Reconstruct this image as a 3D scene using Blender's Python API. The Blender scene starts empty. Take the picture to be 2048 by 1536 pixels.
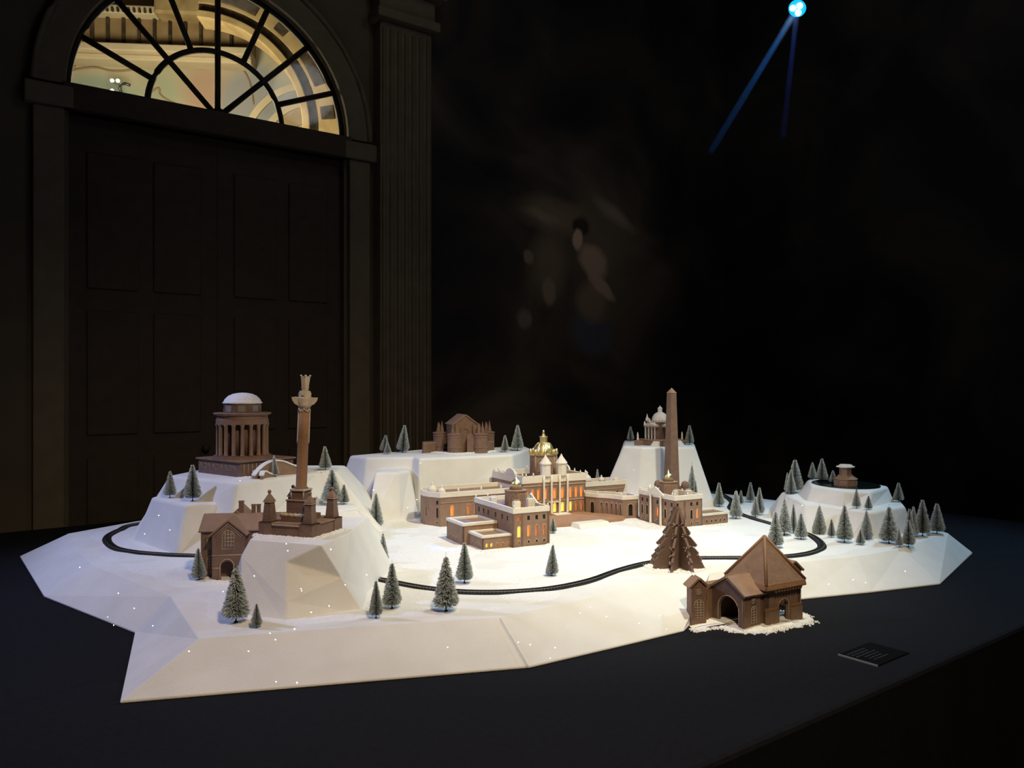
import bpy, bmesh, math, random
from mathutils import Vector, Matrix, Euler
from mathutils.geometry import tessellate_polygon

scene = bpy.context.scene
COL = scene.collection
PI = math.pi
F_PX, H_EYE = 1600.0, 0.75        # focal length in pixels of the 2048 px frame; eye height above the table top (z = 0)

# ------------------------------------------------------------------ camera
cam_d = bpy.data.cameras.new('camera'); cam = bpy.data.objects.new('camera', cam_d); COL.objects.link(cam)
cam.location = (0, 0, H_EYE); cam.rotation_euler = (PI/2, 0, 0)
cam_d.sensor_width = 36.0; cam_d.lens = F_PX/2048*36.0; cam_d.clip_start = 0.02; cam_d.clip_end = 100
scene.camera = cam

cy = scene.cycles; cy.use_adaptive_sampling = True; cy.adaptive_threshold = 0.03; cy.max_bounces = 5; cy.diffuse_bounces = 3; cy.glossy_bounces = 2; cy.transmission_bounces = 2; cy.transparent_max_bounces = 8
# ------------------------------------------------------------------ world, view
w = bpy.data.worlds.new('night_room'); scene.world = w; w.use_nodes = True
bg = w.node_tree.nodes['Background']; bg.inputs[0].default_value = (0.55, 0.62, 1.0, 1); bg.inputs[1].default_value = 0.0016
scene.view_settings.view_transform = 'Standard'; scene.view_settings.look = 'None'
scene.view_settings.exposure = 0.0; scene.view_settings.gamma = 1.0; scene.view_settings.use_curve_mapping = False

# ------------------------------------------------------------------ lights (gallery spots above the table, plus added fills)
def spot(name, loc, target, energy, color, size_deg, blend=0.6, radius=0.05):
    d = bpy.data.lights.new(name, 'SPOT'); o = bpy.data.objects.new(name, d); COL.objects.link(o)
    d.energy = energy; d.color = color; d.spot_size = math.radians(size_deg); d.spot_blend = blend; d.shadow_soft_size = radius
    o.location = loc
    o.rotation_euler = (Vector(target)-Vector(loc)).to_track_quat('-Z', 'Y').to_euler()
    return o
LIGHTS = [
    ('warm_key_spot', (1.00, 2.50, 3.20), (0.30, 3.38, 0.1), 355, (1.0, 0.95, 0.71), 54, 1.0, 0.06),
    ('front_wash_spot', (0.60, 0.50, 2.80), (-0.15, 2.7, 0.1), 228, (1.0, 0.765, 0.50), 90, 1.0, 0.12),
    ('cool_left_spot', (-3.50, 2.90, 2.70), (-0.5, 2.8, 0.15), 240, (0.45, 0.55, 1.0), 66, 0.9, 0.08),
    ('cool_right_spot', (2.95, 4.30, 2.60), (1.45, 3.40, 0.1), 150, (0.36, 0.70, 1.0), 70, 0.9, 0.08),
]
for L_ in LIGHTS: spot(*L_)
spot('mural_fill_spot', (1.7, 6.3, 4.4), (0.80, 8.06, 1.55), 26, (1.0, 0.86, 0.68), 54, 1.0, 0.3)  # unseen fill added to lift the dark mural wall
spot('doorway_fill_spot', (-0.2, 4.6, 4.9), (-1.2, 6.6, 2.6), 9, (1.0, 0.84, 0.60), 95, 1.0, 0.3)  # faint fill added for the pilaster and the top of the door
d_ = bpy.data.lights.new('room_fill_light', 'POINT'); d_.energy = 26; d_.color = (0.9, 0.92, 1.0); d_.shadow_soft_size = 0.4  # invented ambient fill that keeps the room from going pure black
o_ = bpy.data.objects.new('room_fill_light', d_); COL.objects.link(o_); o_.location = (2.6, 3.6, 4.8)
STAGE_E, STAGE_C = 90, (0.30, 0.55, 1.0)

# ------------------------------------------------------------------ helpers
def at(px, py, z):
    """point at height z (above the table top) that the photograph shows at pixel (px, py) below the horizon"""
    y = F_PX*(H_EYE-z)/(py-768.0)
    return Vector(((px-1024.0)/F_PX*y, y, z))
def atd(px, py, Y):
    return Vector(((px-1024.0)/F_PX*Y, Y, H_EYE-(py-768.0)/F_PX*Y))
def link(o, parent=None):
    COL.objects.link(o)
    if parent is not None: o.parent = parent
    return o
def tag(o, label=None, cat=None, group=None, kind=None):
    if label: o['label'] = label
    if cat: o['category'] = cat
    if group: o['group'] = group
    if kind: o['kind'] = kind
    return o
def empty(name, loc, rz=0.0, label=None, cat=None, group=None):
    o = bpy.data.objects.new(name, None); o.empty_display_size = 0.05
    COL.objects.link(o); o.location = loc; o.rotation_euler = (0, 0, rz)
    return tag(o, label, cat, group)

class MB:
    """collects shapes for ONE mesh"""
    def __init__(self): self.v = []; self.f = []; self.smooth = []
    def add(self, verts, faces, smooth=False):
        b = len(self.v); self.v += [tuple(p) for p in verts]
        for f in faces: self.f.append(tuple(b+i for i in f)); self.smooth.append(smooth)
        return self
    def box(self, x0, x1, y0, y1, z0, z1):
        v = [(x, y, z) for z in (z0, z1) for x, y in ((x0,y0),(x1,y0),(x1,y1),(x0,y1))]
        return self.add(v, [(3,2,1,0),(4,5,6,7),(0,1,5,4),(1,2,6,5),(2,3,7,6),(3,0,4,7)])
    def prism(self, pts, z0, z1, scale=1.0, cap=True):
        """vertical prism over polygon pts (ccw), top scaled about its centre"""
        n = len(pts); cx = sum(p[0] for p in pts)/n; cy = sum(p[1] for p in pts)/n
        v = [(p[0], p[1], z0) for p in pts]+[(cx+(p[0]-cx)*scale, cy+(p[1]-cy)*scale, z1) for p in pts]
        f = [(i, (i+1) % n, n+(i+1) % n, n+i) for i in range(n)]
        if cap: f += [tuple(range(n-1, -1, -1)), tuple(range(n, 2*n))]
        return self.add(v, f)
    def loft(self, bottom, top):
        n = len(bottom); v = list(bottom)+list(top)
        f = [(i, (i+1) % n, n+(i+1) % n, n+i) for i in range(n)]+[tuple(range(n-1, -1, -1)), tuple(range(n, 2*n))]
        return self.add(v, f)
    def lathe(self, cx, cy, prof, n=20, smooth=True, a0=0.0, sx=1.0, sy=1.0):
        """prof: list of (r, z), closed with caps"""
        v = []; f = []
        for r, z in prof:
            for k in range(n):
                a = a0+2*PI*k/n; v.append((cx+sx*r*math.cos(a), cy+sy*r*math.sin(a), z))
        m = len(prof)
        for j in range(m-1):
            for k in range(n):
                k2 = (k+1) % n
                f.append((j*n+k, j*n+k2, (j+1)*n+k2, (j+1)*n+k))
        f.append(tuple(range(n-1, -1, -1))); f.append(tuple((m-1)*n+k for k in range(n)))
        return self.add(v, f, smooth)
    def pyramid(self, pts, z0, apex):
        n = len(pts)
        return self.add([(p[0], p[1], z0) for p in pts]+[apex], [(i, (i+1) % n, n) for i in range(n)]+[tuple(range(n-1, -1, -1))])
    def ball(self, c, r, n=10, m=6, sz=1.0):
        prof = [(max(1e-4, r*math.sin(PI*j/m)), c[2]-sz*r*math.cos(PI*j/m)) for j in range(m+1)]
        return self.lathe(c[0], c[1], prof, n)
    def tube(self, pts, r, n=6, closed=False):
        pts = [Vector(p) for p in pts]; m = len(pts); v = []; f = []
        for i, p in enumerate(pts):
            if closed: d = pts[(i+1) % m]-pts[i-1]
            else: d = pts[min(i+1, m-1)]-pts[max(i-1, 0)]
            d.normalize(); up = Vector((0,0,1)) if abs(d.z) < 0.9 else Vector((0,1,0))
            a = d.cross(up).normalized(); b = a.cross(d)
            for k in range(n):
                t = 2*PI*k/n; v.append(p+a*r*math.cos(t)+b*r*math.sin(t))
        for i in range(m if closed else m-1):
            j = (i+1) % m
            for k in range(n):
                k2 = (k+1) % n; f.append((i*n+k, i*n+k2, j*n+k2, j*n+k))
        if not closed: f.append(tuple(range(n-1, -1, -1))); f.append(tuple((m-1)*n+k for k in range(n)))
        return self.add(v, f, True)
    def panel(self, outline, holes, origin, ex, ez, thick):
        """flat slab with real openings: outline/holes are 2D (s, z) loops; ex, ez the 3D axes; thick runs along -normal (inwards)"""
        origin = Vector(origin); ex = Vector(ex); ez = Vector(ez); nrm = ex.cross(ez).normalized()
        loops = [[Vector((p[0], p[1], 0)) for p in lp] for lp in [outline]+list(holes)]
        tris = tessellate_polygon(loops); flat = [p for lp in loops for p in lp]; N = len(flat)
        front = [origin+ex*p.x+ez*p.y for p in flat]; back = [p-nrm*thick for p in front]
        f = []
        for a, b, c in tris:
            pa, pb, pc = flat[a], flat[b], flat[c]
            if (pb-pa).cross(pc-pa).z < 0: a, c = c, a
            f.append((a, b, c)); f.append((N+c, N+b, N+a))
        k = 0
        for lp in loops:
            n = len(lp)
            for i in range(n):
                i2 = (i+1) % n; f.append((k+i, k+i2, N+k+i2, N+k+i))
            k += n
        return self.add(front+back, f)
    def build(self, name, mat, parent=None, bevel=0.0, seg=2, kind=None, label=None):
        me = bpy.data.meshes.new(name); me.from_pydata(self.v, [], self.f)
        me.polygons.foreach_set('use_smooth', self.smooth); me.update()
        bm = bmesh.new(); bm.from_mesh(me); bmesh.ops.recalc_face_normals(bm, faces=bm.faces); bm.to_mesh(me); bm.free()
        o = bpy.data.objects.new(name, me); me.materials.append(mat); link(o, parent)
        if bevel:
            md = o.modifiers.new('bevel', 'BEVEL'); md.width = bevel; md.segments = seg; md.limit_method = 'ANGLE'; md.angle_limit = math.radians(28)
        return tag(o, label, kind=kind)

def arch(cx, z0, w, h, n=8):
    """outline of a round-headed opening; plain rectangle for n = 0"""
    if n == 0: return [(cx-w/2, z0), (cx+w/2, z0), (cx+w/2, z0+h), (cx-w/2, z0+h)]
    r = w/2; zc = z0+h-r
    return [(cx-r, z0), (cx+r, z0)]+[(cx+r*math.cos(PI*k/n), zc+r*math.sin(PI*k/n)) for k in range(n+1)]
def ngon(cx, cy, r, n, a0=0.0, sx=1.0, sy=1.0):
    return [(cx+sx*r*math.cos(a0+2*PI*k/n), cy+sy*r*math.sin(a0+2*PI*k/n)) for k in range(n)]
def rect(x0, x1, y0, y1): return [(x0,y0),(x1,y0),(x1,y1),(x0,y1)]

# ------------------------------------------------------------------ materials (all procedural)
M = {}
def mat(name, color, rough=0.7, color2=None, scale=20.0, bump=0.0, bscale=120.0, metallic=0.0, emit=None, estr=0.0, spec=0.4, sheen=0.0):
    m = bpy.data.materials.new(name); m.use_nodes = True; nt = m.node_tree; b = nt.nodes['Principled BSDF']
    b.inputs['Base Color'].default_value = (*color, 1); b.inputs['Roughness'].default_value = rough
    b.inputs['Metallic'].default_value = metallic; b.inputs['Specular IOR Level'].default_value = spec
    if sheen: b.inputs['Sheen Weight'].default_value = sheen
    tc = nt.nodes.new('ShaderNodeTexCoord')
    if color2:
        n = nt.nodes.new('ShaderNodeTexNoise'); n.inputs['Scale'].default_value = scale; n.inputs['Detail'].default_value = 2
        r = nt.nodes.new('ShaderNodeValToRGB'); r.color_ramp.elements[0].position = 0.32; r.color_ramp.elements[1].position = 0.68
        r.color_ramp.elements[0].color = (*color, 1); r.color_ramp.elements[1].color = (*color2, 1)
        nt.links.new(tc.outputs['Object'], n.inputs['Vector']); nt.links.new(n.outputs[0], r.inputs[0]); nt.links.new(r.outputs[0], b.inputs['Base Color'])
    if bump:
        n2 = nt.nodes.new('ShaderNodeTexNoise'); n2.inputs['Scale'].default_value = bscale; n2.inputs['Detail'].default_value = 2
        bp = nt.nodes.new('ShaderNodeBump'); bp.inputs['Strength'].default_value = bump; bp.inputs['Distance'].default_value = 0.004
        nt.links.new(tc.outputs['Object'], n2.inputs['Vector']); nt.links.new(n2.outputs[0], bp.inputs['Height']); nt.links.new(bp.outputs[0], b.inputs['Normal'])
    if emit:
        b.inputs['Emission Color'].default_value = (*emit, 1); b.inputs['Emission Strength'].default_value = estr; m.cycles.emission_sampling = 'NONE'
    M[name] = m
    return m
mat('felt_snow', (0.80, 0.79, 0.77), 0.95, (0.86, 0.85, 0.83), 9, 0.25, 260, spec=0.1)
mat('powder_snow', (0.88, 0.88, 0.88), 0.9, (0.92, 0.92, 0.92), 60, 0.9, 180, spec=0.2)
mat('brown_gingerbread', (0.215, 0.132, 0.090), 0.75, (0.260, 0.162, 0.112), 35, 0.35, 220, spec=0.3)
mat('gingerbread', (0.275, 0.176, 0.121), 0.75, (0.325, 0.210, 0.146), 35, 0.35, 220, spec=0.3)
mat('dark_gingerbread', (0.190, 0.117, 0.090), 0.7, (0.240, 0.148, 0.112), 35, 0.35, 220, spec=0.35)
mat('pale_gingerbread', (0.330, 0.215, 0.125), 0.75, (0.375, 0.245, 0.145), 35, 0.3, 220, spec=0.3)
mat('caramel_gingerbread', (0.235, 0.125, 0.062), 0.65, (0.275, 0.150, 0.076), 25, 0.3, 200, spec=0.35)
mat('terrace_gingerbread', (0.37, 0.20, 0.115), 0.65, (0.42, 0.235, 0.14), 25, 0.3, 200)
mat('white_icing', (0.80, 0.735, 0.63), 0.6, (0.84, 0.78, 0.68), 40, 0.2, 150, spec=0.35)
mat('pale_icing', (0.55, 0.47, 0.37), 0.7, (0.62, 0.54, 0.43), 60, 0.4, 200)
mat('piped_icing', (0.52, 0.40, 0.30), 0.75, (0.58, 0.45, 0.34), 60, 0.3, 200)
mat('gold_leaf', (0.86, 0.70, 0.34), 0.40, (0.92, 0.78, 0.44), 50, 0.15, 90, metallic=1.0)
mat('dark_window', (0.020, 0.013, 0.010), 0.35)
mat('lit_window_yellow', (0.9, 0.55, 0.15), 0.5, emit=(1.0, 0.47, 0.045), estr=1.35)
mat('lit_window_orange', (0.8, 0.3, 0.08), 0.5, emit=(1.0, 0.23, 0.045), estr=0.62)
mat('lit_window_amber', (0.5, 0.2, 0.08), 0.5, emit=(1.0, 0.20, 0.06), estr=0.22)
mat('lake_glass', (0.010, 0.016, 0.016), 0.06, spec=0.6)
mat('track_black', (0.012, 0.013, 0.016), 0.6)
mat('ballast_black', (0.014, 0.015, 0.018), 0.9, (0.024, 0.025, 0.030), 300, 0.6, 500)
mat('rail_steel', (0.35, 0.33, 0.30), 0.35, metallic=1.0)
mat('tree_wire', (0.012, 0.014, 0.012), 0.7)
mat('table_cloth', (0.0105, 0.0108, 0.0135), 0.95, (0.0135, 0.0138, 0.017), 60, 0.3, 600, spec=0.08)

# ================================================================== THE ROOM
WD = Vector((0.809, 0.588, 0.0)); WN = Vector((-0.588, 0.809, 0.0))    # along the far wall; away from the camera
W0 = Vector((-2.96, 5.30, 0.0)); FLOOR = -0.80; ROOM_H = 5.2; WALL_RZ = math.atan2(0.588, 0.809)
def wp(t, z, off=0.0): return W0+WD*t+WN*off+Vector((0, 0, z))

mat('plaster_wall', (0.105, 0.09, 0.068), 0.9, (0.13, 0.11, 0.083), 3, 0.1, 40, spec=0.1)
mat('stone_trim', (0.15, 0.128, 0.094), 0.85, (0.18, 0.155, 0.114), 8, 0.1, 60, spec=0.15)
mat('dark_door_wood', (0.045, 0.032, 0.024), 0.7, (0.058, 0.041, 0.031), 12, 0.2, 60)
mat('window_bar_wood', (0.016, 0.011, 0.008), 0.6)
mat('floor_stone', (0.03, 0.027, 0.024), 0.7, (0.04, 0.036, 0.03), 4)

# mural wall: a dim painted surface of broad brush patches with a pale seated figure shape (generic)
def mural_material():
    m = bpy.data.materials.new('dim_mural'); m.use_nodes = True; nt = m.node_tree; N = nt.nodes; L = nt.links
    b = N['Principled BSDF']; b.inputs['Roughness'].default_value = 0.95; b.inputs['Specular IOR Level'].default_value = 0.03
    tc = N.new('ShaderNodeTexCoord')
    n1 = N.new('ShaderNodeTexNoise'); n1.inputs['Scale'].default_value = 0.9; n1.inputs['Detail'].default_value = 6; n1.inputs['Distortion'].default_value = 0.8
    L.new(tc.outputs['Object'], n1.inputs['Vector'])
    r = N.new('ShaderNodeValToRGB'); e = r.color_ramp.elements
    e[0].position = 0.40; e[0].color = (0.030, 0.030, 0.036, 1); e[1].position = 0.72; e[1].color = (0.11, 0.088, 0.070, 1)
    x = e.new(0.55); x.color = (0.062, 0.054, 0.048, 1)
    L.new(n1.outputs[0], r.inputs[0])
    prev = r.outputs[0]
    # broad painted patches: centre (t, z), radii, tilt, colour  (object space: x along the wall, z up)
    n3 = N.new('ShaderNodeTexNoise'); n3.inputs['Scale'].default_value = 3.5; n3.inputs['Detail'].default_value = 4
    L.new(tc.outputs['Object'], n3.inputs['Vector'])
    for (t, z, rx, rz, tilt, c, k) in PATCHES:
        mp = N.new('ShaderNodeMapping'); mp.vector_type = 'TEXTURE'
        mp.inputs['Location'].default_value = (t, 0, z); mp.inputs['Rotation'].default_value = (0, tilt, 0); mp.inputs['Scale'].default_value = (rx, 50, rz)
        mx = N.new('ShaderNodeVectorMath'); mx.operation = 'ADD'
        sc = N.new('ShaderNodeVectorMath'); sc.operation = 'SCALE'; sc.inputs['Scale'].default_value = 0.14
        L.new(n3.outputs[1], sc.inputs[0]); L.new(tc.outputs['Object'], mx.inputs[0]); L.new(sc.outputs[0], mx.inputs[1])
        L.new(mx.outputs[0], mp.inputs['Vector'])
        g = N.new('ShaderNodeTexGradient'); g.gradient_type = 'SPHERICAL'; L.new(mp.outputs[0], g.inputs[0])
        ml = N.new('ShaderNodeMath'); ml.operation = 'MULTIPLY'; ml.inputs[1].default_value = k; ml.use_clamp = True; L.new(g.outputs['Fac'], ml.inputs[0])
        mix = N.new('ShaderNodeMixRGB'); mix.inputs[2].default_value = (*c, 1); L.new(ml.outputs[0], mix.inputs[0]); L.new(prev, mix.inputs[1]); prev = mix.outputs[0]
    L.new(prev, b.inputs['Base Color'])
    M['dim_mural'] = m
def wall_t(px): 
    k = (px-1024.0)/F_PX
    return (2.96+k*5.30)/(0.809-k*0.588)
def wall_tz(px, py):
    t = wall_t(px); return t, H_EYE-(py-768.0)/F_PX*(5.30+0.588*t)
PATCHES = []
for (px, py, rpx, rpy, tilt, c, k) in [
        (1120, 420, 110, 45, 0.1, (0.16, 0.13, 0.095), 1.6), (1110, 520, 55, 90, 0.1, (0.17, 0.135, 0.10), 1.6), (1215, 500, 110, 150, 0.0, (0.13, 0.105, 0.08), 1.2), (1096, 417, 55, 16, 0.1, (0.22, 0.185, 0.14), 1.4),
        (1242, 420, 64, 20, 0.45, (0.21, 0.175, 0.14), 1.3), (1070, 500, 12, 18, 0.0, (0.24, 0.19, 0.15), 2.5), (1109, 568, 17, 32, 0.1, (0.27, 0.21, 0.16), 2.5), (1059, 625, 18, 24, 0.0, (0.20, 0.17, 0.14), 2.2),
        (1195, 655, 62, 52, 0.2, (0.085, 0.095, 0.135), 2.0), (1196, 590, 44, 52, 0.0, (0.22, 0.165, 0.13), 2.2), (1198, 512, 42, 36, 0.5, (0.36, 0.275, 0.21), 2.6), (1214, 560, 46, 17, 0.6, (0.38, 0.29, 0.22), 2.6),
        (1172, 440, 24, 24, 0.0, (0.035, 0.03, 0.028), 2.5), (1167, 466, 15, 26, 0.2, (0.44, 0.34, 0.26), 3.0)]:
    t, z = wall_tz(px, py); Y = 5.3+0.588*t
    PATCHES.append((t, z, rpx/F_PX*Y*1.15, rpy/F_PX*Y, tilt, c, k))
mural_material()

def wall_local(name, mb, m, bevel=0.0, kind='structure', label=None):
    o = mb.build(name, m, None, bevel, kind=kind, label=label)
    o.location = W0; o.rotation_euler = (0, 0, WALL_RZ)
    return o
# local wall frame: x along the wall, y away from the camera, z up
FAN_C, FAN_Z, FAN_R = 1.0, 2.724, 0.995
hole_fan = [(FAN_C+FAN_R*math.cos(PI*k/36), FAN_Z+0.0+FAN_R*math.sin(PI*k/36)) for k in range(37)]
hole_door = [(FAN_C-0.98, FLOOR+0.001), (FAN_C+0.98, FLOOR+0.001), (FAN_C+0.98, FAN_Z-0.16), (FAN_C-0.98, FAN_Z-0.16)]
mb = MB(); mb.panel([(-3.2, FLOOR), (2.76, FLOOR), (2.76, ROOM_H), (-3.2, ROOM_H)], [hole_fan, hole_door], (0,0,0), (1,0,0), (0,0,1), 0.12)
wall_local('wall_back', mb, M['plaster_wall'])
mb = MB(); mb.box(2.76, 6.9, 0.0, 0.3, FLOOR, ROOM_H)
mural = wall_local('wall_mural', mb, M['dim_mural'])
mb = MB(); mb.box(6.7, 7.0, -9.5, 0.0, FLOOR, ROOM_H); wall_local('wall_right', mb, M['dim_mural'])
mb = MB(); mb.box(-3.5, -3.2, -9.5, 0.3, FLOOR, ROOM_H); wall_local('wall_left', mb, M['plaster_wall'])
mb = MB(); mb.box(-3.5, 7.0, -9.5, 0.3, FLOOR-0.1, FLOOR); wall_local('floor', mb, M['floor_stone'])
mb = MB(); mb.box(-3.5, 7.0, -9.5, 0.3, ROOM_H, ROOM_H+0.1); wall_local('ceiling', mb, M['plaster_wall'])

# fluted pilasters either side of the doorway
def pilaster(name, t0, t1, label):
    mb = MB(); y0 = -0.16
    mb.box(t0, t1, y0+0.03, 0.0, FLOOR, 3.72)                                   # shaft core
    n = 7; wv = (t1-t0)/n
    o = wall_local(name, mb, M['stone_trim'], 0.006)
    for k in range(n):
        f = MB(); c = t0+wv*(k+0.5); r = wv*0.30
        f.lathe(c, y0+0.03, [(r, FLOOR+0.25), (r, 3.66)], 10); f.build('flute_reed', M['stone_trim'], o)
    c = MB(); c.box(t0-0.05, t1+0.05, y0-0.04, 0.0, 3.72, 3.80); c.box(t0-0.02, t1+0.02, y0, 0.0, 3.80, 3.98); c.box(t0-0.09, t1+0.09, y0-0.08, 0.0, 3.98, 4.10)
    c.build('capital', M['stone_trim'], o, 0.01)
    c = MB(); c.box(t0-0.04, t1+0.04, y0-0.03, 0.0, FLOOR, FLOOR+0.25); c.build('plinth', M['stone_trim'], o, 0.01)
    return o
pilaster('trim_1', 2.24, 2.72, None); pilaster('trim_2', -0.95, -0.38, None)
# architrave round the fanlight and door, with a transom and impost blocks
mb = MB()
ring_o = [(FAN_C+1.17*math.cos(PI*k/36), FAN_Z+1.17*math.sin(PI*k/36)) for k in range(37)]
ring_i = [(FAN_C+1.0*math.cos(PI*k/36), FAN_Z+1.0*math.sin(PI*k/36)) for k in range(36, -1, -1)]
mb.panel(ring_o+ring_i, [], (0, -0.05, 0), (1,0,0), (0,0,1), 0.05)
arc = wall_local('trim_3', mb, M['stone_trim'], 0.012)
rib = MB(); rib.tube([(FAN_C+1.185*math.cos(PI*k/40), -0.05, FAN_Z+1.185*math.sin(PI*k/40)) for k in range(41)], 0.022, 8); rib.build('outer_moulding', M['stone_trim'], arc)
for s in (-1, 1):
    imp = MB(); x = FAN_C+s*1.1; imp.box(x-0.14, x+0.14, -0.08, 0.0, FAN_Z-0.16, FAN_Z-0.02); imp.build('impost', M['stone_trim'], arc, 0.01)
    jm = MB(); jm.box(x-0.09, x+0.09, -0.05, 0.0, FLOOR, FAN_Z-0.16); jm.build('jamb', M['stone_trim'], arc, 0.01)
mb = MB(); mb.box(FAN_C-1.02, FAN_C+1.02, -0.07, 0.12, FAN_Z-0.16, FAN_Z+0.012)
wall_local('trim_4', mb, M['dark_door_wood'], 0.008)
# double door
door = None
for s in (-1, 1):
    mb = MB(); x0, x1 = (FAN_C-0.985, FAN_C) if s < 0 else (FAN_C, FAN_C+0.985)
    mb.box(x0, x1, 0.06, 0.11, FLOOR+0.002, FAN_Z-0.158)
    d = wall_local('door_%d' % (1 if s < 0 else 2), mb, M['dark_door_wood'], 0.004)
    for (z0, z1) in ((FLOOR+0.25, 0.25), (0.40, 1.25), (1.40, FAN_Z-0.40)):
        for (a, b2) in ((x0+0.12, (x0+x1)/2-0.05), ((x0+x1)/2+0.05, x1-0.12)):
            p = MB(); p.box(a, b2, 0.045, 0.06, z0, z1); p.build('panel', M['dark_door_wood'], d, 0.012)
    k = MB(); k.ball((FAN_C+s*0.09, 0.03, 0.28), 0.03); k.build('knob', M['dark_door_wood'], d)
# fanlight: frame bars, arcs and glass
mb = MB(); RB = 0.022
mb.tube([(FAN_C+(FAN_R-0.012)*math.cos(PI*k/40), 0.05, FAN_Z+(FAN_R-0.012)*math.sin(PI*k/40)) for k in range(41)], 0.024, 8)
win = wall_local('window_1', mb, M['window_bar_wood'])
b = MB(); b.tube([(FAN_C+0.485*math.cos(PI*k/30), 0.05, FAN_Z+0.485*math.sin(PI*k/30)) for k in range(31)], RB, 8); b.build('glazing_arc', M['window_bar_wood'], win)
for deg in (45, 90, 135, 22.5, 67.5, 112.5, 157.5):
    a = math.radians(deg); r0 = 0.0 if deg % 45 == 0 else 0.485
    b = MB(); b.tube([(FAN_C+r0*math.cos(a), 0.05, FAN_Z+r0*math.sin(a)), (FAN_C+FAN_R*math.cos(a), 0.05, FAN_Z+FAN_R*math.sin(a))], RB, 8)
    b.build('glazing_bar', M['window_bar_wood'], win)
hub = MB(); hub.lathe(0, 0, [(0.055, -0.03), (0.055, 0.03)], 20); hb = hub.build('hub', M['window_bar_wood'], win)
hb.location = (FAN_C, 0.05, FAN_Z+0.01); hb.rotation_euler = (PI/2, 0, 0)
gm = bpy.data.materials.new('fanlight_glass'); gm.use_nodes = True; nt = gm.node_tree; nt.nodes.clear()
out = nt.nodes.new('ShaderNodeOutputMaterial'); tr = nt.nodes.new('ShaderNodeBsdfTransparent'); gl = nt.nodes.new('ShaderNodeBsdfGlossy'); mx = nt.nodes.new('ShaderNodeMixShader')
gl.inputs['Roughness'].default_value = 0.05; fr = nt.nodes.new('ShaderNodeFresnel'); fr.inputs[0].default_value = 1.25
tr.inputs[0].default_value = (0.93, 0.95, 0.92, 1)
nt.links.new(fr.outputs[0], mx.inputs[0]); nt.links.new(tr.outputs[0], mx.inputs[1]); nt.links.new(gl.outputs[0], mx.inputs[2]); nt.links.new(mx.outputs[0], out.inputs[0])
degs = [0, 22.5, 45, 67.5, 90, 112.5, 135, 157.5, 180]
for i in range(8):
    a0, a1 = math.radians(degs[i]), math.radians(degs[i+1]); ks = [a0+(a1-a0)*j/5 for j in range(6)]
    g = MB(); g.panel([(FAN_C+0.985*math.cos(a), FAN_Z+0.985*math.sin(a)) for a in ks]+[(FAN_C+0.485*math.cos(a), FAN_Z+0.485*math.sin(a)) for a in reversed(ks)], [], (0, 0.048, 0), (1,0,0), (0,0,1), 0.004)
    g.build('pane', gm, win)
for a0, a1 in ((0, 45), (45, 90), (90, 135), (135, 180)):
    ks = [math.radians(a0+(a1-a0)*j/6) for j in range(7)]
    g = MB(); g.panel([(FAN_C, FAN_Z)]+[(FAN_C+0.485*math.cos(a), FAN_Z+0.485*math.sin(a)) for a in ks], [], (0, 0.048, 0), (1,0,0), (0,0,1), 0.004)
    g.build('pane', gm, win)

# ------------------------------------------------------------------ the lit hall beyond the fanlight
HRZ = math.radians(5.0); HD = Vector((math.cos(HRZ), math.sin(HRZ), 0)); HN = Vector((-math.sin(HRZ), math.cos(HRZ), 0)); H0 = Vector((-3.6, 9.6, 0))
def hall(px, py, off=0.0):
    """hall-local (x, z) of the point seen at that pixel on the plane 'off' metres in front of (-) or behind (+) the hall wall"""
    d = Vector(((px-1024)/F_PX, 1.0, -(py-768)/F_PX)); s = (H0+HN*off).dot(HN)/d.dot(HN); p = d*s; return (p-H0).dot(HD), p.z+H_EYE
def hall_local(name, mb, m, bevel=0.0):
    o = mb.build(name, m, None, bevel, kind='structure'); o.location = H0; o.rotation_euler = (0, 0, HRZ); return o
mat('hall_cream', (0.52, 0.43, 0.29), 0.8, (0.60, 0.50, 0.35), 3, spec=0.2)
mat('hall_gold', (0.30, 0.21, 0.095), 0.6, (0.42, 0.31, 0.15), 7)
mat('hall_brown_stone', (0.22, 0.145, 0.07), 0.85, (0.31, 0.215, 0.11), 5)
mat('hall_dark_ornament', (0.030, 0.023, 0.018), 0.8, (0.085, 0.065, 0.042), 14, spec=0.02)
mat('scroll_brown', (0.30, 0.21, 0.12), 0.7)
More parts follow.
